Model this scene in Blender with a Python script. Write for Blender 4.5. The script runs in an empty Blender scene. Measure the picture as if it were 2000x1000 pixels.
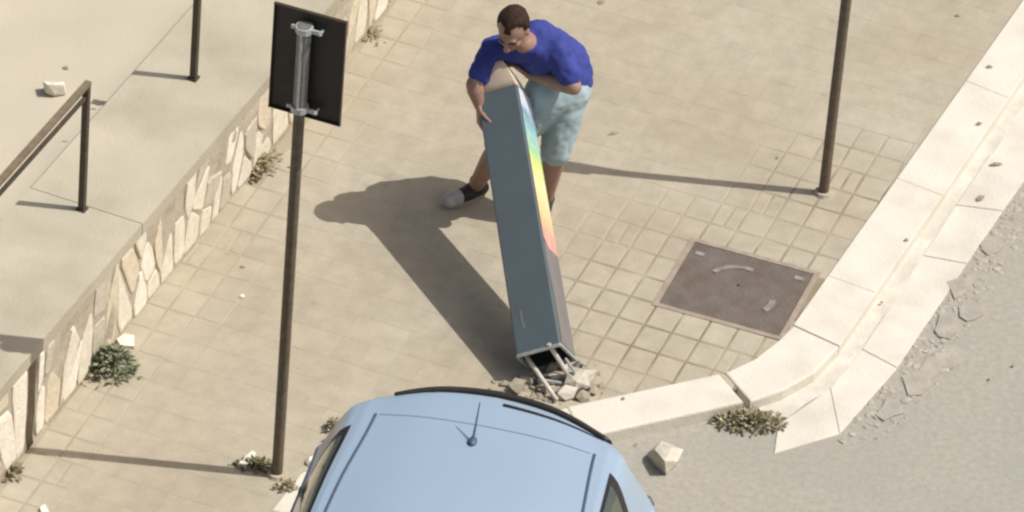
import bpy, bmesh, math, random
from mathutils import Vector, Matrix, noise

R = math.radians
random.seed(7)
sc = bpy.context.scene
col = sc.collection

# ------------------------------------------------------------------ camera
F_PX, TH, AL, DIST = 13500.0, R(37.0), R(4.9), 36.0
cam_pos = Vector((0, -DIST * math.cos(TH), DIST * math.sin(TH)))
c_fwd = Vector((0, math.cos(TH), -math.sin(TH)))
c_r0 = Vector((1, 0, 0)); c_u0 = Vector((0, math.sin(TH), math.cos(TH)))
c_right = c_r0 * math.cos(AL) + c_u0 * math.sin(AL)
c_up = c_u0 * math.cos(AL) - c_r0 * math.sin(AL)
cd = bpy.data.cameras.new('camera'); cam = bpy.data.objects.new('camera', cd); col.objects.link(cam)
cam.matrix_world = Matrix(((c_right.x, c_up.x, -c_fwd.x, cam_pos.x), (c_right.y, c_up.y, -c_fwd.y, cam_pos.y),
                           (c_right.z, c_up.z, -c_fwd.z, cam_pos.z), (0, 0, 0, 1)))
cd.sensor_width = 36; cd.lens = F_PX / 2000 * 36; cd.clip_start = 0.5; cd.clip_end = 2000
sc.camera = cam
# ------------------------------------------------------------------ sky and sun
SUN_EL, SUN_AZ = R(57.0), R(91.3)      # azimuth clockwise from +Y
w = bpy.data.worlds.new('World'); sc.world = w; w.use_nodes = True
wn = w.node_tree.nodes; wl = w.node_tree.links
bg = wn['Background']; sky = wn.new('ShaderNodeTexSky'); sky.sky_type = 'NISHITA'; sky.sun_disc = False
sky.sun_elevation = SUN_EL; sky.sun_rotation = SUN_AZ; sky.dust_density = 5.0; sky.air_density = 0.8; sky.ozone_density = 0.3
wl.new(sky.outputs[0], bg.inputs[0]); bg.inputs[1].default_value = 0.088
sl = bpy.data.lights.new('sun', 'SUN'); sl.energy = 3.4; sl.angle = R(0.4); sl.color = (1.0, 0.98, 0.955)
so = bpy.data.objects.new('sun', sl); col.objects.link(so)
sdir = Vector((math.cos(SUN_EL) * math.sin(SUN_AZ), math.cos(SUN_EL) * math.cos(SUN_AZ), math.sin(SUN_EL)))
so.rotation_euler = sdir.to_track_quat('Z', 'Y').to_euler(); so.location = sdir * 20
sc.view_settings.view_transform = 'Standard'; sc.view_settings.look = 'None'
sc.view_settings.gamma = 1; sc.view_settings.use_curve_mapping = False
sc.view_settings.exposure = 0.22
sc.cycles.filter_width = 2.4

# ------------------------------------------------------------------ measuring: a pixel of the photo seen on a level or a plane
def ray(px, py):
    return (c_fwd * F_PX + c_right * (px - 1000) + c_up * (500 - py)).normalized()
def G(px, py, z=0.0):
    d = ray(px, py); t = (z - cam_pos.z) / d.z
    return cam_pos + d * t
def onplane(px, py, p0, n):
    d = ray(px, py); return cam_pos + d * ((p0 - cam_pos).dot(n) / d.dot(n))
def vtop(px, py, base):      # height of a vertical line standing at base that reaches the image row py
    n = Vector((0, 1, 0)); return onplane(px, py, base, n).z

# ------------------------------------------------------------------ materials
MATS = {}
def srgb(r, g, b):
    f = lambda c: (c / 255 / 12.92) if c <= 10 else ((c / 255 + .055) / 1.055) ** 2.4
    return (f(r), f(g), f(b))
def mat(name, base, rough=.8, var=.15, scale=6, metallic=0, bump=0, bscale=40, coat=0, var2=0, scale2=1.2, tint2=None, spec=.5, detail=6):
    if name in MATS: return MATS[name]
    m = bpy.data.materials.new(name); m.use_nodes = True; nt = m.node_tree; N = nt.nodes; L = nt.links
    p = N['Principled BSDF']; p.inputs['Roughness'].default_value = rough; p.inputs['Metallic'].default_value = metallic
    p.inputs['Coat Weight'].default_value = coat; p.inputs['Specular IOR Level'].default_value = spec
    tc = N.new('ShaderNodeTexCoord')
    geo = N.new('ShaderNodeNewGeometry')
    n1 = N.new('ShaderNodeTexNoise'); n1.inputs['Scale'].default_value = scale; n1.inputs['Detail'].default_value = detail
    L.new(geo.outputs['Position'], n1.inputs['Vector'])
    mr = N.new('ShaderNodeMapRange'); mr.inputs[1].default_value = .3; mr.inputs[2].default_value = .7
    mr.inputs[3].default_value = 1 - var; mr.inputs[4].default_value = 1 + var
    L.new(n1.outputs[0], mr.inputs[0])
    mul = N.new('ShaderNodeVectorMath'); mul.operation = 'SCALE'; mul.inputs[0].default_value = base
    L.new(mr.outputs[0], mul.inputs['Scale'])
    out = mul.outputs[0]
    if var2:
        n2 = N.new('ShaderNodeTexNoise'); n2.inputs['Scale'].default_value = scale2; n2.inputs['Detail'].default_value = 4
        L.new(geo.outputs['Position'], n2.inputs['Vector'])
        r2 = N.new('ShaderNodeMapRange'); r2.inputs[1].default_value = .45; r2.inputs[2].default_value = .7
        r2.inputs[3].default_value = 0; r2.inputs[4].default_value = var2
        L.new(n2.outputs[0], r2.inputs[0])
        mx = N.new('ShaderNodeMix'); mx.data_type = 'RGBA'
        L.new(r2.outputs[0], mx.inputs[0]); L.new(out, mx.inputs[6])
        mx.inputs[7].default_value = (*(tint2 or tuple(c * .6 for c in base)), 1)
        out = mx.outputs[2]
    L.new(out, p.inputs['Base Color'])
    if bump:
        nb = N.new('ShaderNodeTexNoise'); nb.inputs['Scale'].default_value = bscale; nb.inputs['Detail'].default_value = 5
        L.new(geo.outputs['Position'], nb.inputs['Vector'])
        b = N.new('ShaderNodeBump'); b.inputs['Strength'].default_value = bump; b.inputs['Distance'].default_value = .01
        L.new(nb.outputs[0], b.inputs['Height']); L.new(b.outputs[0], p.inputs['Normal'])
    MATS[name] = m
    m['out'] = 1
    return m

# ------------------------------------------------------------------ object helpers
def link(o, parent=None):
    col.objects.link(o)
    if parent: o.parent = parent
    return o
def tag(o, label=None, cat=None, group=None, kind=None):
    if label: o['label'] = label
    if cat: o['category'] = cat
    if group: o['group'] = group
    if kind: o['kind'] = kind
    return o
def thing(name, label, cat, loc=(0, 0, 0), group=None):
    o = bpy.data.objects.new(name, None); o.location = loc; o.empty_display_size = .1; link(o)
    bpy.context.view_layer.update()
    return tag(o, label, cat, group)
def obj(name, bm, m, parent=None, smooth=False, world=True):
    """bm in world coordinates; the object sits under parent without moving"""
    me = bpy.data.meshes.new(name)
    bmesh.ops.recalc_face_normals(bm, faces=bm.faces)
    if smooth:
        for f in bm.faces: f.smooth = True
    if parent is not None and world:
        bmesh.ops.translate(bm, vec=-Vector(parent_loc(parent)), verts=bm.verts)
    bm.to_mesh(me); bm.free()
    if isinstance(m, (list, tuple)):
        for q in m: me.materials.append(q)
    else: me.materials.append(m)
    o = bpy.data.objects.new(name, me); return link(o, parent)
def parent_loc(p):
    v = Vector((0, 0, 0))
    while p is not None:
        v = v + p.location; p = p.parent
    return v
def prism(bm, pts, z0, z1):
    """pts: xy(z ignored) outline"""
    lo = [bm.verts.new((p[0], p[1], z0)) for p in pts]; hi = [bm.verts.new((p[0], p[1], z1)) for p in pts]
    bm.faces.new(lo[::-1]); bm.faces.new(hi)
    n = len(pts)
    for i in range(n): bm.faces.new((lo[i], lo[(i + 1) % n], hi[(i + 1) % n], hi[i]))
def box(bm, c, sx, sy, sz, M=None):
    """box centred at c with full sizes, axes by M (3x3)"""
    M = M or Matrix.Identity(3); c = Vector(c)
    vs = [bm.verts.new(c + M @ Vector((x * sx / 2, y * sy / 2, z * sz / 2))) for x in (-1, 1) for y in (-1, 1) for z in (-1, 1)]
    for f in ((0, 1, 3, 2), (4, 6, 7, 5), (0, 4, 5, 1), (2, 3, 7, 6), (0, 2, 6, 4), (1, 5, 7, 3)):
        bm.faces.new([vs[i] for i in f])
def frame_of(d, hint=(0, 0, 1)):
    d = Vector(d).normalized(); h = Vector(hint)
    if abs(d.dot(h)) > .95: h = Vector((0, 1, 0))
    x = h.cross(d).normalized(); y = d.cross(x)
    return x, y, d
def tube(bm, pts, rad, seg=10, caps=True, round_caps=False):
    """tube through pts with radius (a number or one for each point)"""
    pts = [Vector(p) for p in pts]; n = len(pts)
    rads = rad if isinstance(rad, (list, tuple)) else [rad] * n
    if round_caps:
        d0 = (pts[0] - pts[1]).normalized(); d1 = (pts[-1] - pts[-2]).normalized()
        a = [(pts[0] + d0 * rads[0] * s, rads[0] * c) for s, c in ((.95, .31), (.7, .71), (.38, .92))]
        b = [(pts[-1] + d1 * rads[-1] * s, rads[-1] * c) for s, c in ((.38, .92), (.7, .71), (.95, .31))]
        P = a + list(zip(pts, rads)) + b
        pts = [p for p, _ in P]; rads = [r for _, r in P]; n = len(pts)
    rings = []; xprev = None
    for i, p in enumerate(pts):
        d = (pts[min(i + 1, n - 1)] - pts[max(i - 1, 0)])
        if d.length < 1e-9: d = Vector((0, 0, 1))
        d.normalize()
        if xprev is None: x, y, _ = frame_of(d)
        else:
            x = (xprev - d * xprev.dot(d)).normalized(); y = d.cross(x)
        xprev = x
        rings.append([bm.verts.new(p + (x * math.cos(2 * math.pi * k / seg) + y * math.sin(2 * math.pi * k / seg)) * rads[i]) for k in range(seg)])
    for i in range(n - 1):
        for k in range(seg):
            bm.faces.new((rings[i][k], rings[i][(k + 1) % seg], rings[i + 1][(k + 1) % seg], rings[i + 1][k]))
    if caps:
        bm.faces.new(rings[0][::-1]); bm.faces.new(rings[-1])
def ellipsoid(bm, c, rx, ry, rz, M=None, u=16, v=10):
    M = M or Matrix.Identity(3)
    r = bmesh.ops.create_uvsphere(bm, u_segments=u, v_segments=v, radius=1)
    for q in r['verts']:
        q.co = Vector(c) + M @ Vector((q.co.x * rx, q.co.y * ry, q.co.z * rz))
def lump(bm, c, r, flat=.7, seed=0, sub=1, rough=.35):
    rr = bmesh.ops.create_icosphere(bm, subdivisions=sub, radius=1)
    rot = Matrix.Rotation(seed * 1.7, 3, 'Z') @ Matrix.Rotation(seed * .9, 3, 'X')
    for q in rr['verts']:
        n = noise.noise(q.co * 1.3 + Vector((seed * 3.1, seed, 0)))
        d = rot @ (q.co * r * (1 + rough * n * 2)); d.z *= flat
        q.co = Vector(c) + d
def in_poly(x, y, P):
    c = False; j = len(P) - 1
    for i in range(len(P)):
        if (P[i][1] > y) != (P[j][1] > y) and x < (P[j][0] - P[i][0]) * (y - P[i][1]) / (P[j][1] - P[i][1]) + P[i][0]: c = not c
        j = i
    return c

# ================================================================== SETTING
A_ST = R(18.5)                              # the street runs this far clockwise from the view axis
s_ax = Vector((math.sin(A_ST), math.cos(A_ST), 0)); t_ax = Vector((math.cos(A_ST), -math.sin(A_ST), 0))
SX, TX = .195, .150                          # tile pitch along and across
ST0 = G(1360, 475)

# -- pavement material: cell-wise tone and dusty patches
def node_tools(m):
    nt = m.node_tree; return nt, nt.nodes, nt.links
def pave_mat():
    m = bpy.data.materials.new('paving_concrete'); m.use_nodes = True; nt, N, L = node_tools(m)
    p = N['Principled BSDF']; p.inputs['Roughness'].default_value = .85; p.inputs['Specular IOR Level'].default_value = .25
    geo = N.new('ShaderNodeNewGeometry')
    def dot(v, off, div):
        d = N.new('ShaderNodeVectorMath'); d.operation = 'DOT_PRODUCT'; L.new(geo.outputs['Position'], d.inputs[0]); d.inputs[1].default_value = v
        a = N.new('ShaderNodeMath'); a.operation = 'SUBTRACT'; L.new(d.outputs['Value'], a.inputs[0]); a.inputs[1].default_value = off
        b = N.new('ShaderNodeMath'); b.operation = 'DIVIDE'; L.new(a.outputs[0], b.inputs[0]); b.inputs[1].default_value = div
        f = N.new('ShaderNodeMath'); f.operation = 'FLOOR'; L.new(b.outputs[0], f.inputs[0]); return f.outputs[0]
    cs = dot(s_ax, ST0.dot(s_ax), SX); ct = dot(t_ax, ST0.dot(t_ax), TX)
    cx = N.new('ShaderNodeCombineXYZ'); L.new(cs, cx.inputs[0]); L.new(ct, cx.inputs[1])
    wnz = N.new('ShaderNodeTexWhiteNoise'); L.new(cx.outputs[0], wnz.inputs['Vector'])
    cr = N.new('ShaderNodeMapRange'); cr.inputs[3].default_value = .97; cr.inputs[4].default_value = 1.03; L.new(wnz.outputs[0], cr.inputs[0])
    big = N.new('ShaderNodeTexNoise'); big.inputs['Scale'].default_value = 1.1; big.inputs['Detail'].default_value = 5
    L.new(geo.outputs['Position'], big.inputs['Vector'])
    ramp = N.new('ShaderNodeValToRGB'); e = ramp.color_ramp.elements
    e[0].position = .3; e[0].color = (.350, .302, .217, 1); e[1].position = .72; e[1].color = (.408, .365, .279, 1)
    L.new(big.outputs[0], ramp.inputs[0])
    fine = N.new('ShaderNodeTexNoise'); fine.inputs['Scale'].default_value = 9; fine.inputs['Detail'].default_value = 9; fine.inputs['Roughness'].default_value = .65
    L.new(geo.outputs['Position'], fine.inputs['Vector'])
    fr = N.new('ShaderNodeMapRange'); fr.inputs[1].default_value = .3; fr.inputs[2].default_value = .7; fr.inputs[3].default_value = .9; fr.inputs[4].default_value = 1.09
    L.new(fine.outputs[0], fr.inputs[0])
    mm = N.new('ShaderNodeMath'); mm.operation = 'MULTIPLY'; L.new(cr.outputs[0], mm.inputs[0]); L.new(fr.outputs[0], mm.inputs[1])
    # a few dark stains and pale scuffs
    st = N.new('ShaderNodeTexNoise'); st.inputs['Scale'].default_value = 3.1; st.inputs['Detail'].default_value = 3
    mp = N.new('ShaderNodeMapping'); mp.inputs['Location'].default_value = (4, 9, 2); L.new(geo.outputs['Position'], mp.inputs[0]); L.new(mp.outputs[0], st.inputs['Vector'])
    sr = N.new('ShaderNodeMapRange'); sr.inputs[1].default_value = .66; sr.inputs[2].default_value = .76; sr.inputs[3].default_value = 1; sr.inputs[4].default_value = .8
    L.new(st.outputs[0], sr.inputs[0])
    m2 = N.new('ShaderNodeMath'); m2.operation = 'MULTIPLY'; L.new(mm.outputs[0], m2.inputs[0]); L.new(sr.outputs[0], m2.inputs[1])
    v = N.new('ShaderNodeVectorMath'); v.operation = 'SCALE'; L.new(ramp.outputs[0], v.inputs[0]); L.new(m2.outputs[0], v.inputs['Scale'])
    L.new(v.outputs[0], p.inputs['Base Color'])
    b = N.new('ShaderNodeBump'); b.inputs['Strength'].default_value = .35; b.inputs['Distance'].default_value = .006
    nb = N.new('ShaderNodeTexNoise'); nb.inputs['Scale'].default_value = 55; nb.inputs['Detail'].default_value = 5; L.new(geo.outputs['Position'], nb.inputs['Vector'])
    L.new(nb.outputs[0], b.inputs['Height']); L.new(b.outputs[0], p.inputs['Normal'])
    return m
M_pave = pave_mat()

def joint_mat():
    """sand and moss in the joints: clean sand over most of the pavement, dark moss near the manhole and along the wall"""
    m = bpy.data.materials.new('joint_sand'); m.use_nodes = True; nt, N, L = node_tools(m)
    p = N['Principled BSDF']; p.inputs['Roughness'].default_value = .95; p.inputs['Specular IOR Level'].default_value = .1
    geo = N.new('ShaderNodeNewGeometry')
    def blob(c, r0, r1):
        d = N.new('ShaderNodeVectorMath'); d.operation = 'DISTANCE'; L.new(geo.outputs['Position'], d.inputs[0]); d.inputs[1].default_value = c
        r = N.new('ShaderNodeMapRange'); r.inputs[1].default_value = r0; r.inputs[2].default_value = r1; r.inputs[3].default_value = 1; r.inputs[4].default_value = 0
        L.new(d.outputs['Value'], r.inputs[0]); return r.outputs[0]
    a = blob(G(1400, 620), .55, 1.15); b = blob(G(1640, 360), .2, .7)
    mx = N.new('ShaderNodeMath'); mx.operation = 'MAXIMUM'; L.new(a, mx.inputs[0]); L.new(b, mx.inputs[1])
    # distance from the wall foot
    wb0 = G(100, 820); wdir = (G(560, 268) - wb0).normalized(); wn_ = Vector((wdir.y, -wdir.x, 0))
    d = N.new('ShaderNodeVectorMath'); d.operation = 'DOT_PRODUCT'; L.new(geo.outputs['Position'], d.inputs[0]); d.inputs[1].default_value = wn_
    r = N.new('ShaderNodeMapRange'); o = wb0.dot(wn_); r.inputs[1].default_value = o + .2; r.inputs[2].default_value = o + .55; r.inputs[3].default_value = .45; r.inputs[4].default_value = 0
    L.new(d.outputs['Value'], r.inputs[0])
    m2 = N.new('ShaderNodeMath'); m2.operation = 'MAXIMUM'; L.new(mx.outputs[0], m2.inputs[0]); L.new(r.outputs[0], m2.inputs[1])
    nz = N.new('ShaderNodeTexNoise'); nz.inputs['Scale'].default_value = 3.5; L.new(geo.outputs['Position'], nz.inputs['Vector'])
    nr = N.new('ShaderNodeMapRange'); nr.inputs[1].default_value = .35; nr.inputs[2].default_value = .6; nr.inputs[3].default_value = .25; nr.inputs[4].default_value = 1
    L.new(nz.outputs[0], nr.inputs[0])
    m3 = N.new('ShaderNodeMath'); m3.operation = 'MULTIPLY'; L.new(m2.outputs[0], m3.inputs[0]); L.new(nr.outputs[0], m3.inputs[1])
    c = N.new('ShaderNodeMix'); c.data_type = 'RGBA'; L.new(m3.outputs[0], c.inputs[0])
    c.inputs[6].default_value = (.405, .355, .264, 1); c.inputs[7].default_value = (.215, .185, .11, 1)
    L.new(c.outputs[2], p.inputs['Base Color'])
    return m
M_joint = joint_mat()

M_kerb = mat('kerb_limestone', (.625, .58, .485), .85, .06, 3, bump=.3, bscale=60, var2=.6, scale2=3.2, tint2=(.51, .46, .365))
M_gutter = mat('gutter_limestone', (.61, .565, .475), .85, .07, 5, bump=.3, bscale=50, var2=.6, scale2=3.5, tint2=(.49, .445, .36))
M_road = mat('road_asphalt', (.335, .312, .258), .9, .09, 30, bump=.3, bscale=120, var2=.55, scale2=.9, tint2=(.275, .285, .236), spec=.2)
M_ground = mat('dusty_ground', (.33, .29, .22), .9, .15, .5)
M_terr = mat('terrace_concrete', (.44, .395, .295), .9, .07, 2.5, bump=.3, bscale=50, var2=.85, scale2=1.9, tint2=(.335, .295, .212), spec=.25)
M_court = mat('courtyard_concrete', (0.485, 0.430, 0.324), .85, .06, 2, bump=.2, bscale=50, var2=.5, scale2=.8, tint2=(0.436, 0.400, 0.313), spec=.25)
M_mortar = mat('wall_mortar', (.43, .37, .275), .9, .15, 14, bump=.6, bscale=40, var2=.7, scale2=5, tint2=(.33, .28, .205))
M_wstone = [mat('wall_stone_%s' % n, c, .85, .10, 18, bump=.5, bscale=45) for n, c in
            (('cream', (.68, .61, .475)), ('ochre', (.62, .53, .38)), ('pale', (.76, .69, .56)), ('grey', (.50, .44, .34)))]
M_steel = mat('dark_painted_steel', (.060, .046, .027), .6, .25, 20)
M_pole = mat('brown_pole_paint', (.125, .095, .06), .6, .25, 25, var2=.5, scale2=8, tint2=(.11, .08, .05))
M_galv = mat('galvanised_metal', (.20, .20, .19), .5, .15, 30, metallic=.3)
M_clamp = mat('clamp_metal', (.46, .47, .45), .5, .15, 60, metallic=.3)
M_signback = mat('sign_back_dark', (.016, .012, .010), .55, .5, 7, var2=.4, scale2=4, tint2=(.020, .022, .020))
M_signface = mat('sign_face_white', (.7, .7, .7), .4, .05, 7)

# ground, road
bm = bmesh.new(); v = [bm.verts.new(q) for q in ((-600, -600, -.62), (600, -600, -.62), (600, 600, -.62), (-600, 600, -.62))]; bm.faces.new(v)
tag(obj('ground', bm, M_ground), kind='structure')
bm = bmesh.new(); v = [bm.verts.new(q) for q in ((-14, -30, -.062), (60, -30, -.062), (60, 60, -.062), (-14, 60, -.062))]; bm.faces.new(v)
road = tag(obj('road', bm, M_road), kind='structure')

# kerb outline pairs on z=0 (inner edge, outer edge), from the corner under the car to the far end
KP = [((300, 1330), (440, 1330)), ((528, 1000), (655, 1030)), ((585, 928), (672, 985)), ((640, 900), (700, 960)), ((870, 850), (905, 910)),
      ((1120, 795), (1150, 856)), ((1407, 733), (1456, 788)),
      ((1414, 730), (1464, 787)), ((1480, 706), (1530, 764)), ((1522, 668), (1590, 730)), ((1549, 637), (1639, 678))]
def kin(y): return (1549 + (637 - y) * .7075, y)
def kout(y): return (1639 + (678 - y) * .6835, y)
def W3(p, z=0.0): return G(p[0], p[1], z)
kz = .010
kerb = tag(bpy.data.objects.new('kerb', None), kind='structure'); link(kerb)
def kerb_piece(pairs, name='kerb_stone', z0=-.25, z1=kz, parent=kerb, m=M_kerb, gap=.004, bev=.012, zz=0.0):
    ins = [W3(a, zz) for a, b in pairs]; outs = [W3(b, zz) for a, b in pairs]
    # joints: pull the ends in
    d0 = ((ins[1] + outs[1]) - (ins[0] + outs[0])).normalized(); d1 = ((ins[-1] + outs[-1]) - (ins[-2] + outs[-2])).normalized()
    ins[0] = ins[0] + d0 * gap; outs[0] = outs[0] + d0 * gap; ins[-1] = ins[-1] - d1 * gap; outs[-1] = outs[-1] - d1 * gap
    pts = ins + outs[::-1]
    bm = bmesh.new(); prism(bm, pts, z0, z1)
    top = [e for e in bm.edges if all(abs(v.co.z - z1) < 1e-6 for v in e.verts)]
    bmesh.ops.bevel(bm, geom=top, offset=bev, segments=2, profile=.5, affect='EDGES')
    for v in bm.verts:
        if v.co.z > z1 - .05: v.co.z += noise.noise(v.co * 2.3) * .004
    return obj(name, bm, m, parent)
def lerp2(a, b, t): return ((a[0][0] * (1 - t) + b[0][0] * t, a[0][1] * (1 - t) + b[0][1] * t), (a[1][0] * (1 - t) + b[1][0] * t, a[1][1] * (1 - t) + b[1][1] * t))
kerb_piece(KP[0:2]); kerb_piece(KP[1:4]); kerb_piece([KP[3], KP[4]]); kerb_piece([KP[4], KP[5]])
kerb_piece([lerp2(KP[4], KP[5], .93), KP[6]], z1=kz + .006, gap=.011)
kerb_piece(KP[7:11])
def smooth_pairs(pairs, n=4):
    out = []
    for i in range(len(pairs) - 1):
        for k in range(n): out.append(lerp2(pairs[i], pairs[i + 1], k / n))
    return out + [pairs[-1]]
ys = [(637, 678), (541, 574)]
yy = (541, 574)
prev = (637, 678)
for step in range(9):
    nxt = (prev[0] - (96 if step == 0 else 190), prev[1] - (104 if step == 0 else 190))
    kerb_piece([(kin(prev[0]), kout(prev[1])), (kin(nxt[0]), kout(nxt[1]))], gap=.0004, bev=.004)
    prev = nxt

# gutter slabs beyond the kerb
GZ = -.052
GP = [((1520, 828), (1512, 884)), ((1622, 757), (1640, 846)), ((1684, 682), (1752, 718)), ((1731, 610), (1812, 628)),
      ((1803, 498), (1888, 514)), ((1868, 400), (1958, 412)), ((1935, 300), (2030, 310)), ((2020, 173), (2120, 180)), ((2110, 38), (2215, 45)), ((2200, -97), (2310, -90))]
gut = tag(bpy.data.objects.new('gutter', None), kind='structure'); link(gut)
for i in range(len(GP) - 1):
    kerb_piece([GP[i], GP[i + 1]], name='gutter_slab', z0=-.2, z1=GZ + .004 * ((i * 7) % 3 - 1), parent=gut, m=M_gutter, gap=.0005, bev=.003, zz=GZ)

kouts = [p[1] for p in KP[7:11]] + [kout(y) for y in (574, 470, 280, 90, -100)]
gins = [(1524, 822), (1570, 786), (1628, 752), (1684, 682), (1731, 610), (1803, 498), (1935, 300), (2065, 105), (2200, -97)]
bm = bmesh.new(); prv = None
for a, b_ in zip(kouts, gins):
    q = (bm.verts.new(G(a[0], a[1], -.05) - t_ax * .02), bm.verts.new(G(b_[0], b_[1], -.05) + t_ax * .01))
    for v_ in q: v_.co.z = -.0565
    if prv: bm.faces.new((prv[0], prv[1], q[1], q[0]))
    prv = q
obj('mortar_bed', bm, mat('bed_mortar_pale', (.56, .52, .44), .9, .12, 12, bump=.4, bscale=50, var2=.6, scale2=5, tint2=(.47, .43, .35)), gut)
# broken asphalt and mortar along the gutter
random.seed(21)
bm = bmesh.new()
edge = [p[1] for p in GP[1:]]
M_crumb = mat('crumbled_mortar', (.36, .33, .27), .95, .25, 25, bump=.6, bscale=60)
for i in range(len(edge) - 1):
    for k in range(60):
        t = random.random(); a, b = edge[i], edge[i + 1]
        wdt = (90, 100, 75, 60, 60, 60, 60, 60, 60, 60, 60)[i]
        px = a[0] * (1 - t) + b[0] * t + random.random() ** 1.6 * wdt; py = a[1] * (1 - t) + b[1] * t + random.uniform(0, 25)
        p = G(px, py, -.06); r = random.uniform(.008, .026)
        lump(bm, (p.x, p.y, -.062), r, .3, random.random() * 30)
crumb = tag(obj('crumbled_mortar', bm, M_crumb, smooth=False), 'crumbled mortar and grit along the outer edge of the gutter', kind='stuff')
# broken asphalt flakes lying against the gutter edge
M_flake = mat('asphalt_flake', (.34, .315, .26), .95, .15, 12, bump=.5, bscale=60)
gpts = [(1880, 560), (1845, 640), (1850, 700), (1790, 745), (1740, 800), (1940, 480), (1900, 610), (1820, 720)]
flakes = bpy.data.objects.new('road_edge', None); tag(flakes, kind='structure'); link(flakes)
for i, (px, py) in enumerate(gpts):
    p = G(px, py, -.06); bm = bmesh.new(); n = 8
    pts = []
    for k in range(n):
        a = 2 * math.pi * k / n; rr = .07 * random.uniform(.6, 1.25)
        q = p + s_ax * math.cos(a) * rr * 1.6 + t_ax * math.sin(a) * rr
        pts.append(q)
    prism(bm, pts, -.12, -.058 + .012 * random.random())
    obj('asphalt_flake', bm, M_flake, flakes)

# ------------------------------------------------------------------ pavement: slab + tiles
wall_pts = [(-330, 1330), (100, 822), (300, 578), (560, 262), (745, 32), (1000, -285), (1180, -500)]
WB = [G(*p) for p in wall_pts]
wb0 = WB[1]; wdir = (G(745, 32) - G(100, 822)); wdir.z = 0; wdir.normalize(); wnrm = Vector((wdir.y, -wdir.x, 0))
def on_wall(px, py):         # px,py on base line -> distance along the wall
    return (G(px, py) - wb0).dot(wdir)
def wall_xy(a, off=0): return wb0 + wdir * a + wnrm * off
kmid = [((a[0] + b[0]) / 2, (a[1] + b[1]) / 2) for a, b in KP[1:]] + [((kin(y)[0] + kout(y + 30)[0]) / 2, y + 15) for y in (500, 300, 100, -100, -400)]
near_l = wall_xy(-2.6, .001); far_l = wall_xy(7.2, .001)
poly = [near_l, far_l] + [G(*q) for q in kmid[::-1]] + [G(420, 1330)]
bm = bmesh.new(); v = [bm.verts.new((q.x, q.y, -.0011)) for q in poly]; bm.faces.new(v)
e = [x for x in bm.edges]
ret = bmesh.ops.extrude_edge_only(bm, edges=e)
for q in ret['geom']:
    if isinstance(q, bmesh.types.BMVert): q.co.z = -.3
walk = tag(obj('sidewalk', bm, M_joint), kind='structure')
PX = [(q.x, q.y) for q in poly]
man_c = [(1360, 475), (1600, 535), (1515, 660), (1280, 590)]
manW = [G(*p) for p in man_c]; mcx = sum(manW, Vector()) / 4
MPX = [(((q - mcx) * 1.05 + mcx).x, ((q - mcx) * 1.05 + mcx).y) for q in manW]
cells = []
o_s, o_t = ST0.dot(s_ax), ST0.dot(t_ax)
for i in range(-40, 40):
    for j in range(-40, 30):
        c = s_ax * (o_s + (i + .5) * SX) + t_ax * (o_t + (j + .5) * TX)
        if not in_poly(c.x, c.y, PX): continue
        if in_poly(c.x, c.y, MPX): continue
        cells.append((c, i, j))
focus = [G(1400, 600), G(1640, 380), G(300, 760), G(450, 520), G(1250, 420), G(1150, 600)]
cells.sort(key=lambda q: min((q[0] - f).length for f in focus))
def tile_shape(bm, ox, oy, hs, ht, z, g=.0065, c=.003):
    """a slab of paving with chamfered rim, centred ox,oy in world axes"""
    def ring(d, zz): return [bm.verts.new(Vector((ox, oy, zz)) + s_ax * a * (hs - d) + t_ax * b * (ht - d)) for a, b in ((-1, -1), (1, -1), (1, 1), (-1, 1))]
    r0 = ring(g, -.03); r1 = ring(g, z - .0025); r2 = ring(g + c, z)
    for A, B in ((r0, r1), (r1, r2)):
        for k in range(4): bm.faces.new((A[k], A[(k + 1) % 4], B[(k + 1) % 4], B[k]))
    bm.faces.new(r2)
def shared(name, builder, m):
    bm = bmesh.new(); builder(bm); bmesh.ops.recalc_face_normals(bm, faces=bm.faces); me = bpy.data.meshes.new(name); bm.to_mesh(me); bm.free(); me.materials.append(m); return me
tile_me = shared('paving_tile', lambda b: tile_shape(b, 0, 0, SX / 2, TX / 2, 0), M_pave)
fine_me = shared('paving_tile_tight', lambda b: tile_shape(b, 0, 0, SX / 2, TX / 2, 0, .0002, .0003), M_pave)
half_me = shared('paving_tile_half', lambda b: (tile_shape(b, 0, 0, SX / 2, TX / 4, 0)), M_pave)
random.seed(4)
bm_rest = bmesh.new(); n_obj = 0
for c, i, j in cells:
    dist_man = (c - G(1400, 600)).length
    open_j = dist_man < 1.05 or (c - G(1640, 380)).length < .55 or (c - wb0).dot(wnrm) < .34
    dz = random.uniform(.0004, .0016) if open_j else random.uniform(-.0002, .0002)
    tq = .0025 if open_j else .0006
    tilt = (random.uniform(-tq, tq), random.uniform(-tq, tq))
    halves = open_j and random.random() < .07
    if n_obj < 298:
        for k in ((-1, 1) if halves else (0,)):
            o = bpy.data.objects.new('tile', half_me if halves else (tile_me if open_j else fine_me)); link(o, walk)
            o.location = (c.x + t_ax.x * k * TX / 4, c.y + t_ax.y * k * TX / 4, dz); o.rotation_euler = (tilt[0], tilt[1], random.uniform(-.004, .004))
            n_obj += 1
    else:
        tile_shape(bm_rest, c.x, c.y, SX / 2, TX / 2, dz, *((.0065, .003) if open_j else (.0002, .0003)))
rest = obj('tile', bm_rest, M_pave, walk); tag(rest, kind='stuff')

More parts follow.
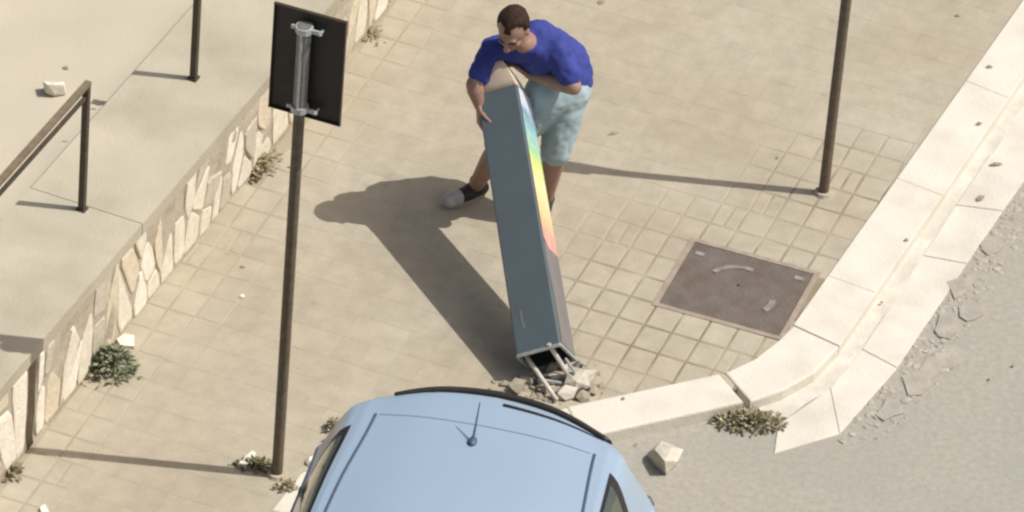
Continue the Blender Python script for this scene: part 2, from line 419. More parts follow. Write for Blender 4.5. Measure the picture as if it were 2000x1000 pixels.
# ------------------------------------------------------------------ stone wall and terrace
# wall top heights from the photo
def height_at(bx, by, ty): 
    b = G(bx, by); return vtop(bx + (by - ty) * .07, ty, b)
h0 = height_at(90, 834, 640); h1 = height_at(575, 245, 75)
a0 = on_wall(90, 834); a1 = on_wall(575, 245)
print('WALLH', h0, h1, a0, a1)
A_SHADE_GAP = on_wall(56, 874)  # recess added in the wall along the sign pole's shadow, to darken that line
def wall_h(a): return h0 + (h1 - h0) * (a - a0) / (a1 - a0)
TP0 = wall_xy(a0); TP0.z = h0
tpn = (Vector((wdir.x, wdir.y, (h1 - h0) / (a1 - a0)))).cross(wnrm); tpn = -tpn if tpn.z < 0 else tpn; tpn.normalize()
def T(px, py): return onplane(px, py, TP0, tpn)
stone_wall = thing('stone_wall', 'low wall faced with pale crazy stonework, holding up the concrete terrace', 'wall', wall_xy(0))
bm = bmesh.new()
A0, A1 = -2.8, 7.5
for a, b in ((A0, A1),):
    n = 60
    for k in range(n):
        pass
vsf = []
n = 80; m_ = 6
ACOL = sorted([A0 + (A1 - A0) * k / n for k in range(n + 1) if abs(A0 + (A1 - A0) * k / n - A_SHADE_GAP) > .06] + [A_SHADE_GAP - .046, A_SHADE_GAP - .042, A_SHADE_GAP + .042, A_SHADE_GAP + .046]); n = len(ACOL) - 1
grid = []
for k in range(n + 1):
    a = ACOL[k]; row = []
    for q in range(m_ + 1):
        z = -.2 + (wall_h(a) - .05 + .2) * q / m_
        off = noise.noise(Vector((a * 5, z * 6, 1))) * .012 - (.035 if abs(a - A_SHADE_GAP) < .044 else 0)
        p = wall_xy(a, off); p.z = z; row.append(bm.verts.new(p))
    grid.append(row)
for k in range(n):
    for q in range(m_): bm.faces.new((grid[k][q], grid[k + 1][q], grid[k + 1][q + 1], grid[k][q + 1]))
bk = []
for k in range(n + 1):
    a = ACOL[k]; p = wall_xy(a, -.22); p.z = wall_h(a) - .05; p2 = p.copy(); p2.z = -.2; bk.append((bm.verts.new(p), bm.verts.new(p2)))
for k in range(n):
    bm.faces.new((grid[k][m_], grid[k + 1][m_], bk[k + 1][0], bk[k][0])); bm.faces.new((bk[k][0], bk[k + 1][0], bk[k + 1][1], bk[k][1]))
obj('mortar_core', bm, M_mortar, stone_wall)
# crazy stones
random.seed(11)
seeds = []
for i in range(int((A1 - A0) / .15)):
    rows = random.choice((1, 2, 2, 2, 3))
    a = A0 + (i + .5) * .15
    for r in range(rows):
        seeds.append((a + random.uniform(-.08, .08), (r + .5 + random.uniform(-.34, .34)) / rows * (wall_h(a) - .04)))
KST = 1.0
def cell(i, pts, a_lo, a_hi):
    """Voronoi cell of pts[i] clipped to the wall face, metric stretched so the stones stand tall"""
    x0, z0 = pts[i]; H = wall_h(x0) - .055
    poly = [(x0 - .3, .012), (x0 + .3, .012), (x0 + .3, H), (x0 - .3, H)]
    for j, (x1, z1) in enumerate(pts):
        if j == i or abs(x1 - x0) > .7: continue
        sx = 1.0; sz = .42
        mx, mz = (x0 + x1) / 2, (z0 + z1) / 2; lean = .22 * math.sin(x0 * 3.7 + 1); ddx = (x1 - x0) - lean * (z1 - z0); nx, nz = ddx * sx, (z1 - z0) * sz * sz - lean * ddx
        out = []
        for k in range(len(poly)):
            p, q = poly[k], poly[(k + 1) % len(poly)]
            dp = (p[0] - mx) * nx + (p[1] - mz) * nz; dq = (q[0] - mx) * nx + (q[1] - mz) * nz
            if dp <= 0: out.append(p)
            if dp * dq < 0:
                t = dp / (dp - dq); out.append((p[0] + (q[0] - p[0]) * t, p[1] + (q[1] - p[1]) * t))
        poly = out
        if len(poly) < 3: return None
    poly = [((max(x, A_SHADE_GAP + .05) if x0 > A_SHADE_GAP else min(x, A_SHADE_GAP - .05)), z) for x, z in poly]
    return poly
skew = .10
for i in range(len(seeds)):
    pl = cell(i, seeds, A0, A1)
    if not pl: continue
    area = abs(sum(pl[k][0] * pl[(k + 1) % len(pl)][1] - pl[(k + 1) % len(pl)][0] * pl[k][1] for k in range(len(pl)))) / 2
    cx = sum(p[0] for p in pl) / len(pl); cz = sum(p[1] for p in pl) / len(pl)
    H = wall_h(cx)
    up = cz / H
    if area < .006 or abs(cx - A_SHADE_GAP) < .07: continue
    if up > .66 and random.random() < .5: continue
    sh = random.uniform(.84, .95) if up < .6 else random.uniform(.6, .85)
    # round the polygon by cutting corners once
    P2 = []
    L_ = len(pl)
    for k in range(L_):
        p, q = pl[k], pl[(k + 1) % L_]
        P2.append((p[0] * .86 + q[0] * .14, p[1] * .86 + q[1] * .14)); P2.append((p[0] * .14 + q[0] * .86, p[1] * .14 + q[1] * .86))
    bm = bmesh.new()
    def ringw(s, off):
        r = []
        for x, z in P2:
            xx = cx + (x - cx) * s * sh; zz = cz + (z - cz) * s * sh
            p = wall_xy(xx + (zz - H / 2) * 0, off + noise.noise(Vector((xx * 9, zz * 9, i))) * .006); p.z = zz
            r.append(bm.verts.new(p))
        return r
    pr = random.uniform(.003, .011)
    r0 = ringw(1, -.03); r1 = ringw(1, pr * .6); r2 = ringw(.90, pr)
    for A, B in ((r0, r1), (r1, r2)):
        for k in range(len(A)): bm.faces.new((A[k], A[(k + 1) % len(A)], B[(k + 1) % len(A)], B[k]))
    bm.faces.new(r2)
    mm = M_wstone[random.choices((0, 1, 2, 3), (.4, .2, .3, .1) if up < .6 else (.2, .3, .05, .45))[0]]
    obj('stone', bm, mm, stone_wall)

# terrace strip on top of the wall: slabs with a small overhang
terrace = tag(bpy.data.objects.new('terrace', None), kind='structure'); link(terrace)
EDGE = ((265, 135), (30, 400))
e0, e1 = T(*EDGE[0]), T(*EDGE[1])
wid = -((e0 - wb0).dot(wnrm) + (e1 - wb0).dot(wnrm)) / 2
print('terrace width', wid)
joints = [A0, -1.6, on_wall(90, 834) + .0, (T(278, 437) - wb0).dot(wdir), 3.1, 5.2, A1]
joints = [A0, -1.3, (T(278, 437) - wb0).dot(wdir), 3.4, 5.4, A1]
for k in range(len(joints) - 1):
    a, b = joints[k] + .006, joints[k + 1] - .006
    bm = bmesh.new()
    n = 14; top = []; bot = []
    for i in range(n + 1):
        x = a + (b - a) * i / n
        jag = .008 * noise.noise(Vector((x * 6, k, 0)))
        f = wall_xy(x, .018 + jag); f.z = wall_h(x); g = wall_xy(x, -wid); g.z = wall_h(x)
        dz = .006 * ((k % 2) - .5)
        f.z += dz; g.z += dz
        top.append((f, g))
    vt = [(bm.verts.new(f), bm.verts.new(g), bm.verts.new(f - Vector((0, 0, .075))), bm.verts.new(g - Vector((0, 0, .075)))) for f, g in top]
    for i in range(n):
        A, B = vt[i], vt[i + 1]
        bm.faces.new((A[0], B[0], B[1], A[1])); bm.faces.new((A[2], A[3], B[3], B[2])); bm.faces.new((A[0], A[2], B[2], B[0])); bm.faces.new((A[1], B[1], B[3], A[3]))
    bm.faces.new(vt[0][:2] + (vt[0][3], vt[0][2])); bm.faces.new(vt[-1][:2] + (vt[-1][3], vt[-1][2]))
    obj('coping_slab', bm, M_terr, terrace)
# solid fill beneath the terrace and the lower courtyard beyond
bm = bmesh.new()
pts = [wall_xy(A0, -.23), wall_xy(A1, -.23), wall_xy(A1, -wid + .015), wall_xy(A0, -wid + .015)]
lo = [bm.verts.new((p.x, p.y, -.6)) for p in pts]; hs = (A0, A1, A1, A0)
hi = [bm.verts.new((p.x, p.y, wall_h(h) - .058)) for p, h in zip(pts, hs)]
for k in range(4): bm.faces.new((lo[k], lo[(k + 1) % 4], hi[(k + 1) % 4], hi[k]))
bm.faces.new(hi)
obj('terrace_fill', bm, M_terr, terrace)
bm = bmesh.new()
pts = [wall_xy(-12, -wid + .014), wall_xy(30, -wid + .014), wall_xy(30, -16), wall_xy(-12, -16)]
def court_z(p): return wall_h((p - wb0).dot(wdir)) - .22
bm.faces.new([bm.verts.new((p.x, p.y, court_z(p))) for p in pts])
COURT_Z = wall_h(0) - .22 + .0
tag(obj('courtyard', bm, M_court), kind='structure')

# ------------------------------------------------------------------ railings on the terrace
def railing(base, posts_a, label, hgt, end_first=True, z_off=.0):
    th = thing('railing', label, 'railing', base, None)
    pw = .032
    M3 = Matrix((wnrm, wdir, Vector((0, 0, 1)))).transposed()
    offw = (base - wb0).dot(wnrm); a_b = (base - wb0).dot(wdir)
    for a in posts_a:
        p = wall_xy(a_b + a, offw); zb = wall_h(a_b + a)
        bm = bmesh.new(); box(bm, (p.x, p.y, zb + hgt / 2 - .01), pw, pw, hgt, M3)
        obj('post', bm, M_steel, th)
        bm = bmesh.new(); box(bm, (p.x, p.y, zb + .004), .052, .052, .01, M3)
        obj('base_plate', bm, M_steel, th)
    a_lo, a_hi = a_b + min(posts_a), a_b + max(posts_a)
    p0 = wall_xy(a_lo - .02, offw); p1 = wall_xy(a_hi + .02, offw); p0.z = wall_h(a_lo) + hgt; p1.z = wall_h(a_hi) + hgt
    bm = bmesh.new()
    for dx, dz in ((0, 0),):
        d = (p1 - p0); x, y, z_ = frame_of(d)
        box(bm, (p0 + p1) / 2, .034, .02, d.length, Matrix((x, y, z_)).transposed())
    obj('top_rail', bm, mat('railing_top_worn', (.17, .13, .08), .6, .2, 20), th)
    bm = bmesh.new(); dn = Vector((0, 0, -.075)); d = (p1 - p0); x, y, z_ = frame_of(d)
    box(bm, (p0 + p1) / 2 + dn, .018, .018, d.length - .05, Matrix((x, y, z_)).transposed())
    obj('lower_rail', bm, M_steel, th)
    return th
rb = T(160, 410); hr = vtop(172, 165, rb) - rb.z
print('rail height', hr)
railing(rb, (0, -1.3, -2.6), 'dark steel railing with a broad top rail running along the terrace', hr)
rb2 = T(378, 153)
sp = thing('steel_post', 'slim dark steel post standing alone farther up the terrace', 'post', rb2)
M3p = Matrix((wnrm, wdir, Vector((0, 0, 1)))).transposed()
bm = bmesh.new(); box(bm, rb2 + Vector((0, 0, .27)), 0.033, 0.033, .56, M3p); obj('post', bm, M_steel, sp)
bm = bmesh.new(); box(bm, rb2 + Vector((0, 0, .555)), .046, .046, .014, M3p); obj('post_cap', bm, M_steel, sp)
bm = bmesh.new(); box(bm, rb2 + Vector((0, 0, .004)), .052, .052, .01, M3p); obj('base_plate', bm, M_steel, sp)

# ------------------------------------------------------------------ sign posts
def sign(base_px, top_px, label, corners=None, yaw=-18, h=None, post_r=.028):
    b = G(*base_px); H = h if h else vtop(top_px[0], top_px[1], b)
    th = thing('road_sign', label, 'sign', b, 'road signs on poles along the sidewalk')
    bm = bmesh.new(); tube(bm, [b + Vector((0, 0, -.02)), b + Vector((0, 0, H - .66)), b + Vector((0, 0, H - .02))], post_r, 14); obj('pole', bm, M_pole, th, smooth=False)
    bm = bmesh.new(); tube(bm, [b + Vector((0, 0, -.015)), b + Vector((0, 0, .02))], [.06, .045], 12); obj('pole_foot', bm, M_mortar, th)
    ux = Vector((math.cos(R(yaw)), math.sin(R(yaw)), 0)); nb = Vector((-ux.y, ux.x, 0))  # nb points away from the camera
    return th, b, H, ux, nb
th, b, H, ux, nb = sign((541, 928), (600, 48), 'black backed rectangular road sign on a thin brown pole near the stone wall')
print('sign H', H)
# board: behind the pole; corners from the photo
bp = b + nb * .045
c4 = [onplane(x, y, bp, nb) for x, y in ((540, 3), (678, 45), (663, 246), (527, 201))]
wv = ((c4[1] - c4[0]) + (c4[2] - c4[3])) / 2; wb_ = wv.dot(ux); hb = ((c4[0].z - c4[3].z) + (c4[1].z - c4[2].z)) / 2
cb = sum(c4, Vector()) / 4
print('board', wb_, hb, cb)
def board(th, cb, ux, nb, wb_, hb):
    bm = bmesh.new(); M3 = Matrix((ux, nb, Vector((0, 0, 1)))).transposed()
    box(bm, cb, wb_, .004, hb, M3); obj('sign_back', bm, M_signback, th)
    bm = bmesh.new(); box(bm, cb + nb * .0045, wb_ - .01, .003, hb - .01, M3); obj('sign_face', bm, M_signface, th)
    for sx in (-1, 1):
        bm = bmesh.new(); box(bm, cb + ux * sx * (wb_ / 2 + .001) - nb * .006, .006, .018, hb, M3); obj('board_edge', bm, mat('sign_edge', (.045, .03, .02), .5, .2, 20), th)
    for sx in (-1, 1):
        bm = bmesh.new(); box(bm, cb + Vector((0, 0, sx * (hb / 2 + .001))) - nb * .006, wb_ + .01, .018, .006, M3); obj('board_edge', bm, MATS['sign_edge'], th)
board(th, cb, ux, nb, wb_, hb)
def fittings(th, b, H, ux, nb, z1, z0):
    bm = bmesh.new(); tube(bm, [b + Vector((0, 0, z0)), b + Vector((0, 0, z1))], .034, 14); 
    M3 = Matrix((ux, nb, Vector((0, 0, 1)))).transposed()
    obj('bracket_sleeve', bm, M_galv, th)
    bm = bmesh.new(); box(bm, b + Vector((0, 0, (z0 + z1) / 2)) - nb * .034, .012, .010, z1 - z0 - .02, M3); obj('channel', bm, M_clamp, th)
    for z in (z1 - .02, z0 + .012):
        bm = bmesh.new(); tube(bm, [b + Vector((0, 0, z - .016)), b + Vector((0, 0, z + .016))], .043, 14); c = obj('clamp', bm, M_clamp, th)
        bm = bmesh.new(); box(bm, b + Vector((0, 0, z)) + ux * .062 - nb * .004, .06, .012, .02, M3); tube(bm, [b + Vector((0, 0, z)) + ux * .085 - nb * .02, b + Vector((0, 0, z)) + ux * .085 + nb * .03], .007, 8)
        obj('bolt', bm, M_clamp, c)
        bm = bmesh.new(); box(bm, b + Vector((0, 0, z)) - ux * .05 - nb * .004, .03, .012, .018, M3); obj('bolt', bm, M_clamp, c)
zt = vtop(600, 50, b); zb = vtop(592, 215, b)
fittings(th, b, H, ux, nb, zt, zb)
th2, b2, H2, ux2, nb2 = sign((1608, 378), (1660, 0), 'brown road sign pole rising out of the picture between the kerb and the man', yaw=-8, h=2.5)
board(th2, b2 + nb2 * .045 + Vector((0, 0, 2.2)), ux2, nb2, .4, .55)
fittings(th2, b2, H2, ux2, nb2, 2.45, 1.95)

# ------------------------------------------------------------------ manhole cover
mh = thing('manhole_cover', 'square dark grey metal manhole cover beside the kerb, scuffed pale in places', 'manhole cover', mcx)
md = ((manW[1] - manW[0]) + (manW[2] - manW[3])).normalized(); ml = ((manW[1] - manW[0]).length + (manW[2] - manW[3]).length) / 2
mv = Vector((-md.y, md.x, 0)); mw = ((manW[0] - manW[3]).length + (manW[1] - manW[2]).length) / 2
print('manhole', ml, mw)
M_cast = mat('cast_iron_worn', (.122, .095, .073), .7, .18, 12, bump=.5, bscale=70, var2=.6, scale2=5, tint2=(.155, .135, .12))
M_frame = mat('manhole_frame', (.30, .24, .185), .8, .15, 15, bump=.3)
M3 = Matrix((md, mv, Vector((0, 0, 1)))).transposed()
def mpt(u, v_, z=0): return mcx + md * u + mv * v_ + Vector((0, 0, z))
bm = bmesh.new()
for u, v_, sx, sy in ((0, mw / 2 + .008, ml + .05, .03), (0, -mw / 2 - .008, ml + .05, .03)): box(bm, mpt(u, v_, -.012), sx, sy, .034, M3)
for u in (-1, 1): box(bm, mpt(u * (ml / 2 + .010), 0, -.012), .03, mw - .0145, .034, M3)
obj('frame', bm, M_frame, mh)
bm = bmesh.new(); box(bm, mpt(0, 0, -.012), ml - .016, mw - .020, .030, M3); 
obj('cover_plate', bm, M_cast, mh)
def arc(r0, r1, a0, a1, z0, z1, cu=0, cv=0, n=20, sy=1.0):
    bm = bmesh.new(); prev_ = None; first = None
    for k in range(n + 1):
        a = R(a0 + (a1 - a0) * k / n)
        q = [mpt(cu + math.cos(a) * r_, cv + math.sin(a) * r_ * sy, z_) for r_ in (r0, r1) for z_ in (z0, z1)]
        vv = [bm.verts.new(p) for p in q]
        if prev_:
            for x, y in ((0, 1), (1, 3), (3, 2), (2, 0)): bm.faces.new((prev_[x], prev_[y], vv[y], vv[x]))
        else: bm.faces.new((vv[0], vv[1], vv[3], vv[2]))
        prev_ = vv
    bm.faces.new((prev_[0], prev_[2], prev_[3], prev_[1]))
    return bm
M_wear = mat('worn_iron_pale', (.25, .215, .185), .6, .3, 18, var2=.7, scale2=14, tint2=(.14, .12, .10))
obj('raised_mark', arc(.150, .178, 80, 158, -.001, .008, cu=.0, cv=.02), M_wear, mh)
obj('raised_mark', arc(.13, .165, -28, 12, -.001, .008, cu=.06, cv=-.05, n=8), M_wear, mh)
bm = bmesh.new(); lump(bm, mpt(-.0, .03, .0), .014, .5, 2); obj('lifting_eye', bm, M_signback, mh)
for u, v_ in ((-.27, .2), (.27, .22)):
    bm = bmesh.new(); box(bm, mpt(u, v_, .003), .05, .03, .008, M3); obj('lug', bm, M_wear, mh)

# ------------------------------------------------------------------ the leaning column
top_c = G(984, 190, .82); bot_c = G(1067, 700, .12)
ax = (top_c - bot_c); LEN = ax.length; ax.normalize()
print('column length', LEN, 'elev', math.degrees(math.asin(ax.z)))
u0 = Vector((0, 0, 1)).cross(ax).normalized(); 
if u0.x < 0: u0 = -u0
w0 = ax.cross(u0); w0 = w0 if w0.z > 0 else -w0
phi = R(29)
dA = u0 * math.cos(phi) + w0 * math.sin(phi)      # along face A to the right
dB = u0 * math.sin(phi) - w0 * math.cos(phi)      # along face B, down right
nA = -u0 * math.sin(phi) + w0 * math.cos(phi); nB = u0 * math.cos(phi) + w0 * math.sin(phi)
colm = thing('leaning_column', 'square dark grey hollow column propped up by the man, with a faded rainbow strip down one side', 'column', bot_c)
M_colm = mat('column_slate_paint', (.084, .106, .114), .5, .06, 5, var2=.25, scale2=2.5, tint2=(.075, .108, .108), bump=.08, bscale=20)
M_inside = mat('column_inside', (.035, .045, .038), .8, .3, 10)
S0, S1 = .120, .110                                # half widths bottom, top
def cpt(t, a, b, sc_=1.0):    # t along axis 0..LEN, a along dA, b along dB in half widths
    hw = (S0 + (S1 - S0) * t / LEN) * sc_
    return bot_c + ax * t + dA * a * hw + dB * b * hw
bm = bmesh.new()
cr = .07
prof = []
for sx, sy in ((-1, -1), (1, -1), (1, 1), (-1, 1)):
    for k in range(3):
        base_a = {(-1, -1): 180, (1, -1): 270, (1, 1): 0, (-1, 1): 90}[(sx, sy)]
        a = R(base_a + 45 * k)
        prof.append((sx * (1 - cr) + cr * math.cos(a), sy * (1 - cr) + cr * math.sin(a)))
rings = []
for t, s in [(0, 1)] + [(LEN * k / 12, 1) for k in range(1, 13)]:
    rings.append([bm.verts.new(cpt(t, a, b_)) for a, b_ in prof])
for i in range(len(rings) - 1):
    for k in range(len(prof)): bm.faces.new((rings[i][k], rings[i][(k + 1) % len(prof)], rings[i + 1][(k + 1) % len(prof)], rings[i + 1][k]))
bm.faces.new(rings[-1])
inn = [bm.verts.new(cpt(0, a, b_, .93)) for a, b_ in prof]
for k in range(len(prof)): bm.faces.new((rings[0][k], rings[0][(k + 1) % len(prof)], inn[(k + 1) % len(prof)], inn[k]))
shell = obj('shaft', bm, M_colm, colm)
# which side of the section is seen: face A is at b=-1, face B at a=+1
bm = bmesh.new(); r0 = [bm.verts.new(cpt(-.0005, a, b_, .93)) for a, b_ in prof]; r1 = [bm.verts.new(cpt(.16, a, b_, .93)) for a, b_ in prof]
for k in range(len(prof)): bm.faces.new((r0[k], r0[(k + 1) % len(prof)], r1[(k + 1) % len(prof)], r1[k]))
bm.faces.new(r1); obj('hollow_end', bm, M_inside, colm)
M_rim = mat('bare_steel_rim', (.26, .28, .26), .5, .2, 30)
bm = bmesh.new(); r0 = [bm.verts.new(cpt(-.006, a, b_, 1.02)) for a, b_ in prof]; r1 = [bm.verts.new(cpt(.012, a, b_, 1.02)) for a, b_ in prof]
r2 = [bm.verts.new(cpt(-.006, a, b_, .93)) for a, b_ in prof]; r3 = [bm.verts.new(cpt(.012, a, b_, .90)) for a, b_ in prof]
for A, B in ((r0, r1), (r2, r0), (r3, r2)):
    for k in range(len(prof)): bm.faces.new((A[k], A[(k + 1) % len(prof)], B[(k + 1) % len(prof)], B[k]))
obj('rim', bm, M_rim, colm)
# rainbow strip (paint film on face B)
m = bpy.data.materials.new('rainbow_film'); m.use_nodes = True; nt, N, L = node_tools(m)
p = N['Principled BSDF']; p.inputs['Roughness'].default_value = .55
at = N.new('ShaderNodeAttribute'); at.attribute_name = 'along'; ramp = N.new('ShaderNodeValToRGB'); L.new(at.outputs['Fac'], ramp.inputs[0])
cols = [(0, (.58, .27, .22)), (.10, (.60, .30, .22)), (.2, (.70, .46, .22)), (.40, (.68, .62, .30)), (.56, (.50, .58, .14)), (.63, (.27, .50, .30)), (.74, (.24, .46, .45)), (.86, (.16, .27, .36)), (.91, (.52, .60, .66)), (1, (.60, .64, .68))]
el = ramp.color_ramp.elements
el[0].position = 0; el[0].color = (*cols[0][1], 1); el[1].position = 1; el[1].color = (*cols[-1][1], 1)
for ps, c in cols[1:-1]:
    x = el.new(ps); x.color = (*c, 1)
nz = N.new('ShaderNodeTexNoise'); nz.inputs['Scale'].default_value = 22; mxn = N.new('ShaderNodeMapRange'); mxn.inputs[1].default_value = .5; mxn.inputs[2].default_value = .75; mxn.inputs[3].default_value = 0; mxn.inputs[4].default_value = .55
g = N.new('ShaderNodeNewGeometry'); L.new(g.outputs['Position'], nz.inputs['Vector']); L.new(nz.outputs[0], mxn.inputs[0])
mx = N.new('ShaderNodeMix'); mx.data_type = 'RGBA'; L.new(mxn.outputs[0], mx.inputs[0]); L.new(ramp.outputs[0], mx.inputs[6]); mx.inputs[7].default_value = (.58, .55, .50, 1)
L.new(mx.outputs[2], p.inputs['Base Color'])
bm = bmesh.new(); ly = bm.verts.layers.float.new('along'); prv = None; NN = 40; T0, T1 = .385 * LEN, LEN * .995
bm.faces.ensure_lookup_table()
for k in range(NN + 1):
    t = T0 + (T1 - T0) * k / NN; f = k / NN
    lo = -.86 + (0 if k > 2 else (.5 - k * .25))
    jitter = .05 * noise.noise(Vector((t * 9, 0, 3)))
    a = bm.verts.new(cpt(t, 1.0, lo + jitter * 0) + nB * .0025); c = bm.verts.new(cpt(t, 1.0, .86) + nB * .0025)
    a[ly] = f; c[ly] = f
    if prv: bm.faces.new((prv[0], prv[1], c, a))
    prv = (a, c)
obj('rainbow_strip', bm, m, colm)
# lighter scraped sheet on the lower part of face B
M_scrape = mat('scraped_grey_paint', (.17, .155, .145), .6, .08, 8, var2=.4, scale2=9, tint2=(.13, .13, .13))
bm = bmesh.new(); n = 16; prv = None
for k in range(n + 1):
    t = .02 + (T0 + .02 - .02) * k / n; lo = -.80 + .12 * math.sin(t * 9) ; 
    a = bm.verts.new(cpt(t, 1.0, lo) + nB * .0015); c = bm.verts.new(cpt(t, 1.0, .93) + nB * .0015)
    if prv: bm.faces.new((prv[0], prv[1], c, a))
    prv = (a, c)
obj('scraped_panel', bm, M_scrape, colm)
bm = bmesh.new(); prv = None
for k in range(9):
    t = .13 + .12 * k / 8; wv_ = .045 * math.sin(math.pi * (k + .3) / 8.6)
    a = bm.verts.new(cpt(t, -.45 - .12 * math.sin(k / 3), -1) + nA * .0015); c = bm.verts.new(cpt(t, -.45 - .12 * math.sin(k / 3) + wv_ * 3, -1) + nA * .0015)
    if prv: bm.faces.new((prv[0], prv[1], c, a))
    prv = (a, c)
obj('scratch', bm, mat('scratch_pale', (.16, .18, .19), .6, .3, 20), colm)
# pale stone-like cap at the upper end
M_cap = mat('beige_cap', (.58, .47, .35), .85, .08, 12, bump=.15, bscale=40)
bm = bmesh.new(); sections = [(0, .98, 0), (.04, .86, 0), (.085, .68, 0), (.125, .50, 0), (.155, .34, 0), (.172, .18, 0), (.178, .05, 0)]
prv = None
for dt, s, sh in sections:
    r = [bm.verts.new(cpt(LEN, a * s, b_ * s) + ax * dt * .70 + w0 * (dt * 1.0) - u0 * dt * .22) for a, b_ in prof]
    if prv:
        for k in range(len(prof)): bm.faces.new((prv[k], prv[(k + 1) % len(prof)], r[(k + 1) % len(prof)], r[k]))
    else: bm.faces.new(r)
    prv = r
bm.faces.new(prv); cap = obj('cap', bm, M_cap, colm, smooth=True)
# anchor rods from the broken foot
M_rod = mat('anchor_rod_pale', (.50, .47, .40), .5, .2, 30)
for p0, p1 in (((1032, 702, .12), (1088, 782, .02)), ((1082, 688, .20), (1112, 735, .05))):
    a, b_ = G(*p0), G(*p1)
    bm = bmesh.new(); tube(bm, [a + (a - b_).normalized() * .06, a, b_], .012, 8); obj('anchor_rod', bm, M_rod, colm)

# ------------------------------------------------------------------ rubble round the column's foot
random.seed(5)
M_rub = [mat('rubble_pale', (.50, .45, .36), .9, .15, 20, bump=.5), mat('rubble_tan', (.32, .27, .20), .9, .15, 20, bump=.5), mat('rubble_grey', (.27, .235, .18), .9, .15, 20, bump=.5)]
def rock(name, px, py, r, m, label, cat, group, z=0, flat=.6, seed=None, sub=1):
    p = G(px, py, z); th_ = bmesh.new(); s = random.random() * 40 if seed is None else seed
    lump(th_, (p.x, p.y, z + r * flat * .55), r, flat, s, sub, .4)
    return tag(obj(name, th_, m), label, cat, group)
chunks = [(1118, 752, .055, 0, 'largest pale chunk of broken concrete touching the anchor rod at the column foot'),
          (1148, 742, .036, 0, 'pale rounded chunk at the outer corner of the rubble by the column foot'),
          (1085, 742, .035, 0, 'pale broken chunk between the two anchor rods'),
          (1060, 762, .03, 1, 'tan chunk of rubble under the longer anchor rod'),
          (1010, 762, .038, 1, 'flat tan sliver of rubble between the car spoiler and the column shadow'),
          (1030, 748, .026, 0, 'small pale chunk beside the open corner of the column'),
          (1105, 775, .04, 0, 'pale chunk of rubble touching the end of the kerb stone'),
          (1138, 778, .032, 1, 'tan chunk of rubble resting on the kerb stone end'),
          (1155, 765, .03, 1, 'tan chunk of rubble farthest toward the kerb corner'),
          (1095, 715, .03, 0, 'pale chunk of rubble just below the column rim'),
          (1125, 722, .026, 2, 'dark chunk of rubble below the right corner of the column rim'),
          (985, 752, .018, 1, 'tiny tan pebble at the tip of the rubble by the car'),
          (1078, 722, .03, 2, 'dark chunk of rubble in the shade of the open column end')]
for px, py, r, mi, lb in chunks:
    rock('rubble_chunk', px, py, r * 1.3, M_rub[mi], lb, 'rubble', 'chunks of rubble at the foot of the column', flat=.75)
bm = bmesh.new()
for k in range(240):
    px = random.gauss(1088, 46); py = random.gauss(752, 18)
    p = G(px, py); r = .004 + .022 * random.random() ** 2.5; lump(bm, (p.x, p.y, .002), r, .6, random.random() * 30)
tag(obj('gravel_debris', bm, M_rub[1]), 'fine crumbs of broken paving round the column foot', kind='stuff')
M_torn = mat('torn_dark_metal', (.03, .03, .026), .6, .3, 20)
for k, (px, py, an, ln) in enumerate(((1124, 744, .4, .09), (1138, 762, -.5, .07), (1060, 738, 1.2, .08), (1128, 712, -.9, .07))):
    c = G(px, py, .03); d = Vector((math.cos(an), math.sin(an), .3)).normalized(); x, y, z_ = frame_of(d)
    bm = bmesh.new(); n_ = 5; prv = None
    for q in range(n_):
        f = q / (n_ - 1) - .5; wv2 = .022 * (1 - abs(f) * .9) + .008 * random.random()
        a = c + d * f * ln + x * wv2 + y * .012 * math.sin(q * 2.1); b_ = c + d * f * ln - x * wv2 - y * .01
        vv = (bm.verts.new(a), bm.verts.new(b_))
        if prv: bm.faces.new((prv[0], prv[1], vv[1], vv[0]))
        prv = vv
    o = obj('torn_plate', bm, M_torn, colm); mo = o.modifiers.new('t', 'SOLIDIFY'); mo.thickness = .005
for p0, p1, p2 in (((1104, 700, .13), (1122, 726, .09), (1118, 752, .02)), ((1042, 716, .09), (1062, 742, .05), (1096, 748, .02))):
    bm = bmesh.new(); tube(bm, [G(*p0), G(*p1), G(*p2)], .008, 8); obj('bent_rod', bm, M_rim, colm)
# broken base plate lying under the foot: irregular hole edge
bm = bmesh.new(); c = G(1100, 742); pts = []
for k in range(14):
    a = 2 * math.pi * k / 14; rr = .15 * random.uniform(.75, 1.2); pts.append(c + Vector((math.cos(a) * rr * 1.2, math.sin(a) * rr, 0)))
prism(bm, pts, -.02, .006)
tag(obj('mortar_patch', bm, M_rub[1]), 'cracked mortar patch under the rubble where the column stood', 'mortar patch')

def loose(name, px, py, r, c, label, cat, z=0, flat=.6, sub=2, seed=1, rgh=.3, shape=(1, 1)):
    return rock(name, px, py, r, c, label, cat, None, z, flat, seed, sub)
M_white = mat('white_stone', (.72, .66, .54), .85, .1, 20, bump=.4)
rock('broken_stone', 1296, 906, .095, M_rub[0], 'pale block of broken stone on the road beside the car', 'stone', None, z=-.06, flat=.75, seed=3, sub=1)
p = T(105, 165); 
bm = bmesh.new(); pc = G(105, 168, COURT_Z); lump(bm, (pc.x, pc.y, court_z(pc) + .035), .055, .9, 8, 1, .4); tag(obj('broken_stone', bm, M_white), 'white stone lying alone on the courtyard beside the railing post', 'stone')
